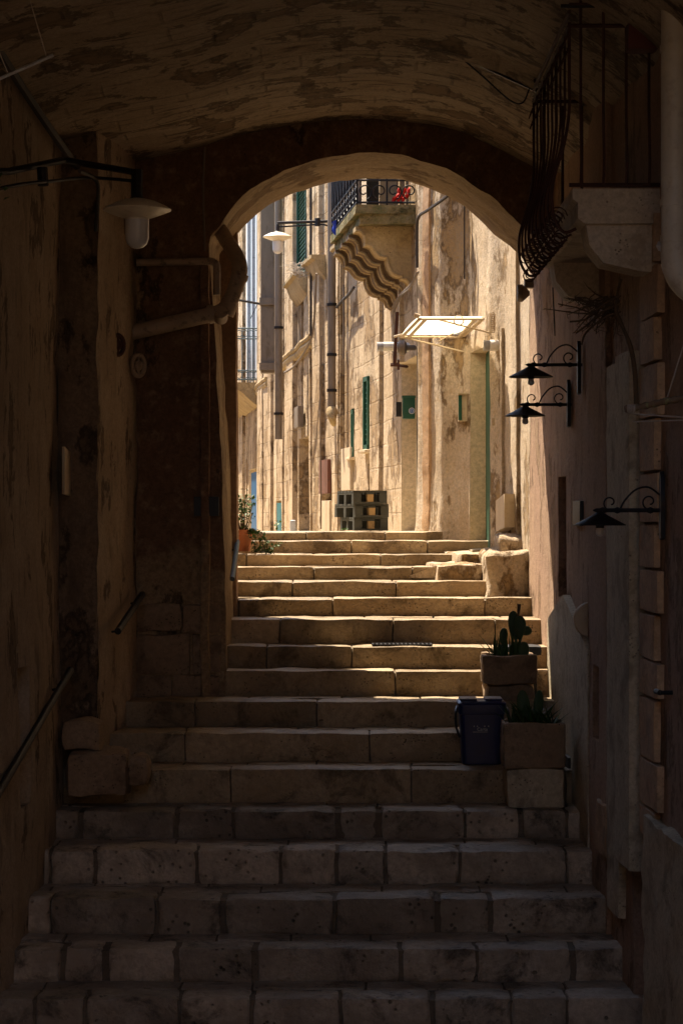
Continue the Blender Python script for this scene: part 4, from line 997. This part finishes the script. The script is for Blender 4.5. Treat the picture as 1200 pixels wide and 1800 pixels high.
for q in (-.1, .085): mb.rbox((cx+q-.065, cy-.13, b.z+.028), (cx+q+.065, cy+.1, b.z+.05), .04, .01, 0)
mb.build('lid', M['plastic'], bn)
mb = MB(); mb.tube(smooth([(cx-w*.54, cy, b.z-.02), (cx-w*.585, cy-.1, b.z-.06), (cx-w*.58, cy-.155, b.z-.16), (cx-w*.5, cy-.165, b.z-.235)], 5), .009, 8)
mb.tube(smooth([(cx+w*.54, cy, b.z-.02), (cx+w*.58, cy-.1, b.z-.04), (cx+w*.585, cy-.155, b.z-.09), (cx+w*.56, cy-.16, b.z-.13)], 5), .009, 8); mb.build('handle', M['dark'], bn)
def text(s, loc, size, mat, parent, name='lettering', rot=(R(90), 0, 0), ext=.0008, sp=1.0):
    cu = bpy.data.curves.new(name, 'FONT'); cu.body = s; cu.size = size; cu.extrude = ext; cu.align_x = 'CENTER'; cu.space_character = sp
    tmp = bpy.data.objects.new('tmp', cu); COL.objects.link(tmp); dg_ = bpy.context.evaluated_depsgraph_get(); me = bpy.data.meshes.new_from_object(tmp.evaluated_get(dg_))
    bpy.data.objects.remove(tmp); me.name = name; o = bpy.data.objects.new(name, me); COL.objects.link(o); me.materials.clear(); me.materials.append(M[mat])
    o.parent = parent; o.matrix_parent_inverse = Matrix.Translation(-wloc(parent)); o.location = loc; o.rotation_euler = rot; return o
fy = cy-.14*.965-.002
text('Carta', (cx+.0, fy-.001, a.z+h*.57), .034, 'ink', bn)
mb = MB()
mb.box((cx-.07, fy-.0015, a.z+h*.545), (cx+.04, fy-.0005, a.z+h*.552)); mb.build('printed_line', M['ink'], bn)
for q in (-.06, -.036, .018, .046): mb = MB(); mb.prism([(cx+q-.005, fy-.002, a.z+h*.635), (cx+q+.005, fy-.002, a.z+h*.635), (cx+q, fy-.002, a.z+h*.665)], (0, .001, 0)); mb.build('printed_mark', M['ink'], bn)
db = thing('waste_bin', 'dark bin with overhanging lid tucked behind the prickly pear trough', 'bin', P(935, 1230, 18.1))
mb = MB(); q0, q1 = P(893, 1225, 18.12), P(949, 1140, 18.12); mb.rbox((q0.x+.03, 18.12, q0.z), (q1.x-.02, 18.4, q1.z), .08, .02, 0); mb.build('body', M['dark'], db)
mb = MB(); mb.rbox((q0.x-.02, 18.09, q1.z-.06), (q1.x+.015, 18.42, q1.z+.02), .06, .02, 0); mb.build('lid', M['dark'], db)
mb = MB(); mb.rbox(tuple(P(996, 1405, 16.55)), tuple(P(1030, 1330, 16.55)+Vector((0, .3, 0))), .05, .03, .01); tag(mb.build('bucket', M['dark']), 'black tub wedged between the nearer trough and the pink wall', 'tub')
mb = MB(); mb.rbox(tuple(P(1002, 1640, 15.0)), tuple(P(1058, 1592, 15.0)+Vector((0, .25, 0))), .04, .06, .02); tag(mb.build('rubbish_bag', M['dark']), 'black bag in the corner of a lower step at right', 'bag')

# drain grate
mb = MB(); z = ST[7][1]+.006; x0, x1 = P(655, 0, 18.76).x, P(757, 0, 18.76).x
for k in range(15): x = lerp(x0, x1, k/14); mb.box((x-.006, 18.68, z-.006), (x+.006, 18.86, z+.004))
for y in (18.67, 18.765, 18.86): mb.box((x0-.01, y-.008, z-.006), (x1+.01, y+.008, z+.0045))
mb.box((x0, 18.68, z-.0065), (x1, 18.86, z-.004))
tag(mb.build('drain_grate', M['iron']), 'iron drain grate set in the sunlit tread', 'drain grate')

# ------------------------------------------------------------------ left side fittings
def wallrail(a, b, r, label, mat='iron', off=(-.07, .03, 0)):
    t = thing('handrail', label, 'handrail', a, 'short handrails on the left walls'); mb = MB(); mb.tube([a, b], r, 10); mb.build('rail', M[mat], t)
    mb = MB()
    for f_ in (.12, .88): mb = MB(); q = a.lerp(b, f_); mb.tube([q, q+Vector((0, 0, -.03)), q+Vector(off)+Vector((0, 0, -.04))], .009, 6); mb.build('bracket', M['iron'], t)
wallrail(P(-25, 1432, 13.3), P(124, 1178, 16.3), .026, 'long black handrail sloping up the left wall')
wallrail(P(207, 1110, 16.7), P(250, 1045, 17.9), .026, 'short black handrail on the pier in the middle left')
wallrail(P(408, 1018, 18.95), P(417, 952, 19.5), .022, 'grey metal handrail on the edge of the archway jamb', 'bluegrey')
def bigpipe():
    t = thing('soil_pipe', 'thick old soil pipe with elbows bending across the arch wall', 'pipe', P(235, 580, 18.1)); Y = 18.05
    mb = MB(); mb.tube([P(232, 584, Y), P(330, 562, Y)]+smooth([P(350, 557, Y), P(372, 552, Y), P(390, 546, Y), P(403, 532, Y), P(413, 508, Y), P(420, 486, Y), P(421, 466, Y+.06), P(414, 447, Y+.14), P(402, 428, Y+.25), P(388, 405, Y+.4)], 6), .062, 20); mb.build('pipe', M['terra_pipe'], t)
    mb = MB(); mb.tube([P(366, 553, Y), P(376, 551, Y)], .074, 18); mb.build('collar', M['terra_pipe'], t)
    mb = MB(); mb.tube([P(419, 492, Y), P(422, 481, Y)], .070, 18); mb.build('collar', M['terra_pipe'], t)
    mb = MB(); mb.tube([P(396, 552, Y), P(404, 534, Y)], .068, 18); mb.tube([P(388, 560, Y-.02), P(388, 548, Y-.11)], .055, 18); mb.build('collar', M['terra_pipe'], t)
bigpipe()
mb = MB(); mb.tube([P(240, 461, 18.08), P(366, 459, 18.08)]+smooth([P(372, 459, 18.08), P(380, 464, 18.08), P(381, 476, 18.08)], 4)+[P(381, 518, 18.08)], .03, 12); tag(mb.build('waste_pipe', M['terra_pipe']), 'thin waste pipe turning down beside the thick soil pipe', 'pipe')
for x, y, r_, lb, d in ((207, 606, .075, 'upper rusty round wall anchor on the left pier', 17.3), (243, 642, .085, 'lower pale round wall anchor at the corner of the arch wall', 17.95)):
    mb = MB(); c = P(x, y, d); mb.tube(arc(c, r_, 0, 6.28, 22, (0.55, .5, 0), (0, 0, 1)), .018, 8); mb.tube(arc(c, r_*.35, 0, 6.28, 12, (.6, .5, 0), (0, 0, 1)), .016, 8); mb.tube([c-Vector((0, 0, r_)), c+Vector((0, 0, r_))], .012)
    tag(mb.build('wall_anchor', M['rust'] if r_ < .08 else M['terra_pipe']), lb, 'wall anchor')
mb = MB(); mb.prism([P(109, 785, 16.2), P(120, 795, 16.55), P(120, 872, 16.55), P(109, 868, 16.2)], (.02, -.015, 0)); tag(mb.build('wall_panel', M['creampaint']), 'narrow pale board fixed at the corner of the left wall', 'board')
mb = MB(); mb.box(tuple(P(341, 907, 18.12)), tuple(P(384, 873, 18.12)+Vector((0, .1, 0)))); mb.box(tuple(P(345, 903, 18.11)), tuple(P(380, 877, 18.11)+Vector((0, .02, 0)))); tag(mb.build('junction_box', M['dark']), 'dark square box sunk in the sooty arch wall', 'box')
mb = MB(); mb.rbox(tuple(P(116, 1400, 16.12)), tuple(P(222, 1322, 16.12)+Vector((0, .4, 0))), .05, .03, .03, 4); mb.rbox(tuple(P(222, 1385, 16.2)), tuple(P(262, 1330, 16.2)+Vector((0, .25, 0))), .05, .04, .03, 4, seed=2)
tag(mb.build('stone_block', M['trough']), 'large dark stone block lying on the step at left', 'block')
mb = MB(); mb.rbox(tuple(P(112, 1322, 16.25)), tuple(P(178, 1270, 16.25)+Vector((0, .3, 0))), .05, .03, .03, 4, seed=5); tag(mb.build('stone_block', M['trough']), 'brown stone lying on top of the large dark block', 'block')
cable([P(140, 300, 14.6), P(170, 318, 15.5), P(172, 360, 16.2), P(168, 405, 16.4)], .014, 'thin cable dropping down the left wall behind the lamp arm')
cable([P(-20, 60, 13.3), P(60, 185, 14.9), P(130, 285, 16.4), P(150, 300, 17)], .03, 'thick black cable sagging along the foot of the vault at left')
cable([P(360, 258, 18.12), P(357, 330, 18.12), P(360, 440, 18.1)], .010, 'thin pipe running down the arch face above the waste pipe', 'lead')
mb = MB(); mb.tube([P(-40, 155, 12), P(94, 96, 12)], .0125, 4, True, .7); rod = mb.build('drying_rod', M['palegrey']); tag(rod, 'pale hanging drying rod at the top left corner', 'rod')
cable([P(44, -30, 12), P(81, 97, 12)], .003, 'thin cord holding up the right end of the drying rod', 'cord', 1); cable([P(-18, 50, 12), P(15, 131, 12)], .003, 'thin cord at the left end of the drying rod', 'cord', 1)
mb = MB()
for k in range(26): leaf(mb, P(-6, 320, 13.7)+Vector((random.gauss(0, .025), random.gauss(0, .05), random.gauss(0, .07))), rv(), .05)
mb.tube([P(-40, 320, 13.7), P(0, 315, 13.7)], .006, 5); tag(mb.build('fern', M['leaf']), 'small bright green fern at the left edge under the lamp arm', 'plant')

# ------------------------------------------------------------------ right side fittings
t = thing('clothes_bracket', 'black folding clothes-line bracket beneath the vault by the balcony', 'bracket', P(945, 158, 15.6))
mb = MB(); mb.tube([P(783, 84, 15.6), P(948, 160, 15.6)], .018, 6); mb.tube([P(783, 84, 15.6), P(790, 100, 15.6), P(797, 96, 15.6)], .008, 6)
mb.tube(smooth([P(800, 92, 15.6), P(850, 135, 15.6), P(895, 175, 15.6), P(918, 180, 15.6), P(930, 155, 15.6)], 6), .006, 6); mb.tube([P(948, 160, 15.6), Vector((BX+.02, B1, 2.86))], .014, 6); mb.build('arm', M['iron'], t)
mb = MB()
for x, y in ((792, 88), (862, 120), (905, 140)): mb.tube([P(x, y, 15.6), P(x, y, 15.6)+Vector((0, 0, .4))], .0015, 4)
mb.build('wire', M['cord'], t)
dpz = [P(1186, -40, 12.2), P(1186, 430, 12.2)]
t = thing('downpipe', 'pale thick drainpipe with an elbow at the top right corner', 'pipe', dpz[1])
mb = MB(); mb.tube(dpz, .075, 24); mb.tube(smooth([P(1186, 428, 12.2), P(1188, 465, 12.2), P(1200, 492, 12.2), P(1222, 512, 12.2), P(1260, 530, 12.2)], 5), .078, 24); mb.build('pipe', M['whitepipe'], t)
for y in (86, 357, 420): mb = MB(); q = P(1186, y, 12.2); mb.tube([q+Vector((0, 0, -.015)), q+Vector((0, 0, .02))], .082, 24); mb.build('collar', M['whitepipe'], t)
mb = MB(); c = P(1162, 432, 12.4); mb.lathe([(.001, -.03), (.018, -.025), (.03, 0), (.018, .025), (.001, .03)], c, 16); mb.tube([c, c+Vector((.15, .02, 0))], .012); tag(mb.build('globe_lamp', M['globe']), 'small white globe lamp beside the pale drainpipe', 'lamp')
mb = MB(); on_right(1012, 1025, 880, 925, .03, .05, mb); sn = mb.build('notice', M['dark']); tag(sn, 'small dark notice plate on the pink wall above the slot window', 'notice')
# plate with faint pale lines
mb = MB(); c = P(1040, 1090, 15.95)
mb.lathe([(.001, -.05), (.03, -.05), (.035, -.03), (.06, -.02), (.12, -.012), (.128, 0), (.128, .05)], c, 32, 'Y'); tag(mb.build('round_plaque', M['creampaint']), 'round pale stone disc with a knob on the right wall', 'plaque')
mb = MB(); q = pr.at(sp(1053)); a_ = zy(1170, 1055); mb.tube([q+Vector((-.02, 0, zy(1170, 1055))), q+Vector((-.05, 0, zy(1300, 1055)))], .004, 5)
cable([P(1004, 745, 17.1), P(1015, 765, 16.7), P(1024, 780, 16.6), P(1022, 830, 16.6), P(1018, 860, 16.6)], .009, 'black cable hanging down the wall below the wall lamps')
cable([P(960, 505, 18)+Vector((.05, 0, 0)), P(964, 590, 18)+Vector((.05, 0, 0))], .006, 'thin cable on the brown wall above the highest wall lamp')
# dry climbing vine
vn = thing('dry_vine', 'dried climbing vine with a bare bent stem on the right wall', 'vine', P(1118, 718, 13.2))
mb = MB(); mb.tube(smooth([P(1118, 720, 13.2), P(1116, 660, 13.2), P(1108, 610, 13.2), P(1090, 565, 13.3), P(1083, 545, 13.4), P(1086, 510, 13.5), P(1092, 490, 13.5)], 5), [.014]*12+[.011]*12+[.008]*7, 8); mb.build('stem', M['twig'], vn)
mb = MB()
for k in range(42):
    st0 = P(random.uniform(1040, 1090), random.uniform(515, 560), 13.6); e = st0+Vector((random.gauss(-.1, .09), random.uniform(-.1, .1), random.gauss(-.05, .07)))
    mb.tube([st0, st0.lerp(e, .5)+rv()*.02, e], [.005, .004, .002], 4)
    for _ in range(7):
        q = st0.lerp(e, random.uniform(.3, 1)); mb.tube([q, q+rv()*random.uniform(.02, .06)], [.002, .001], 3)
for k in range(3): mb.tube(smooth([P(1090, 520+k*14, 13.4), P(1060, 535+k*12, 13.5), P(1030, 560+k*12, 13.6), P(1002+k*10, 565+k*20, 13.7)], 5), .006, 5)
mb.build('twigs', M['twig'], vn)
t = thing('lashed_branch', 'lichen covered branch tied with cord, jutting from the right edge', 'branch', P(1150, 712, 11.6))
mb = MB(); pts = smooth([P(1098, 719, 11.6), P(1130, 714, 11.6), P(1165, 706, 11.5), P(1200, 700, 11.4), P(1260, 690, 11.2)], 6); mb.tube(pts, [.017+.004*math.sin(i*2.1) for i in range(len(pts))], 10); mb.build('branch', M['lichen'], t)
mb = MB()
for k in range(5): mb.tube(arc(P(1103+k*3, 719, 11.6), .022, 0, 6.28, 12, (.15, 1, 0), (0, 0, 1)), .004, 5)
mb.tube([P(1110, 727, 11.6), P(1260, 738, 11.2)], .004, 5); mb.tube([P(1112, 741, 11.6), P(1185, 739, 11.4), P(1260, 735, 11.2)], .0035, 5); mb.tube([P(1172, 700, 11.5), P(1215, 560, 11.3)], .004, 5); mb.build('cord', M['cord'], t)
mb = MB(); mb.tube([P(985, 10, 13), P(1190, 8, 13)], .012, 6); tag(mb.build('iron_rod', M['iron']), 'thin black iron rod above the balcony at the top right', 'rod')

# ------------------------------------------------------------------ light
AZ, EL = R(36), R(63)
sdir = Vector((-math.sin(AZ)*math.cos(EL), math.cos(AZ)*math.cos(EL), math.sin(EL)))
L_ = bpy.data.lights.new('sun', 'SUN'); L_.energy = 5; L_.angle = R(.5); L_.color = (1, .87, .68)
lo = bpy.data.objects.new('sun', L_); COL.objects.link(lo); lo.rotation_mode = 'QUATERNION'; lo.rotation_quaternion = (-sdir).to_track_quat('-Z', 'Y')
w = bpy.data.worlds.new('World'); S.world = w; w.use_nodes = True; nt = w.node_tree
bg = nt.nodes['Background']; sk = nt.nodes.new('ShaderNodeTexSky'); sk.sky_type = 'NISHITA'; sk.sun_disc = False; sk.sun_elevation = EL; sk.sun_rotation = -AZ
nt.links.new(sk.outputs[0], bg.inputs[0]); bg.inputs[1].default_value = .13
cam = bpy.data.cameras.new('camera'); co = bpy.data.objects.new('camera', cam); COL.objects.link(co); co.location = (0, 0, 0); co.rotation_euler = (R(90), 0, 0)
cam.sensor_fit = 'HORIZONTAL'; cam.sensor_width = 36; cam.lens = 120; cam.clip_end = 500; cam.clip_start = .05
S.camera = co
S.view_settings.view_transform = 'Standard'; S.view_settings.look = 'None'; S.view_settings.gamma = 1; S.view_settings.exposure = 1.6
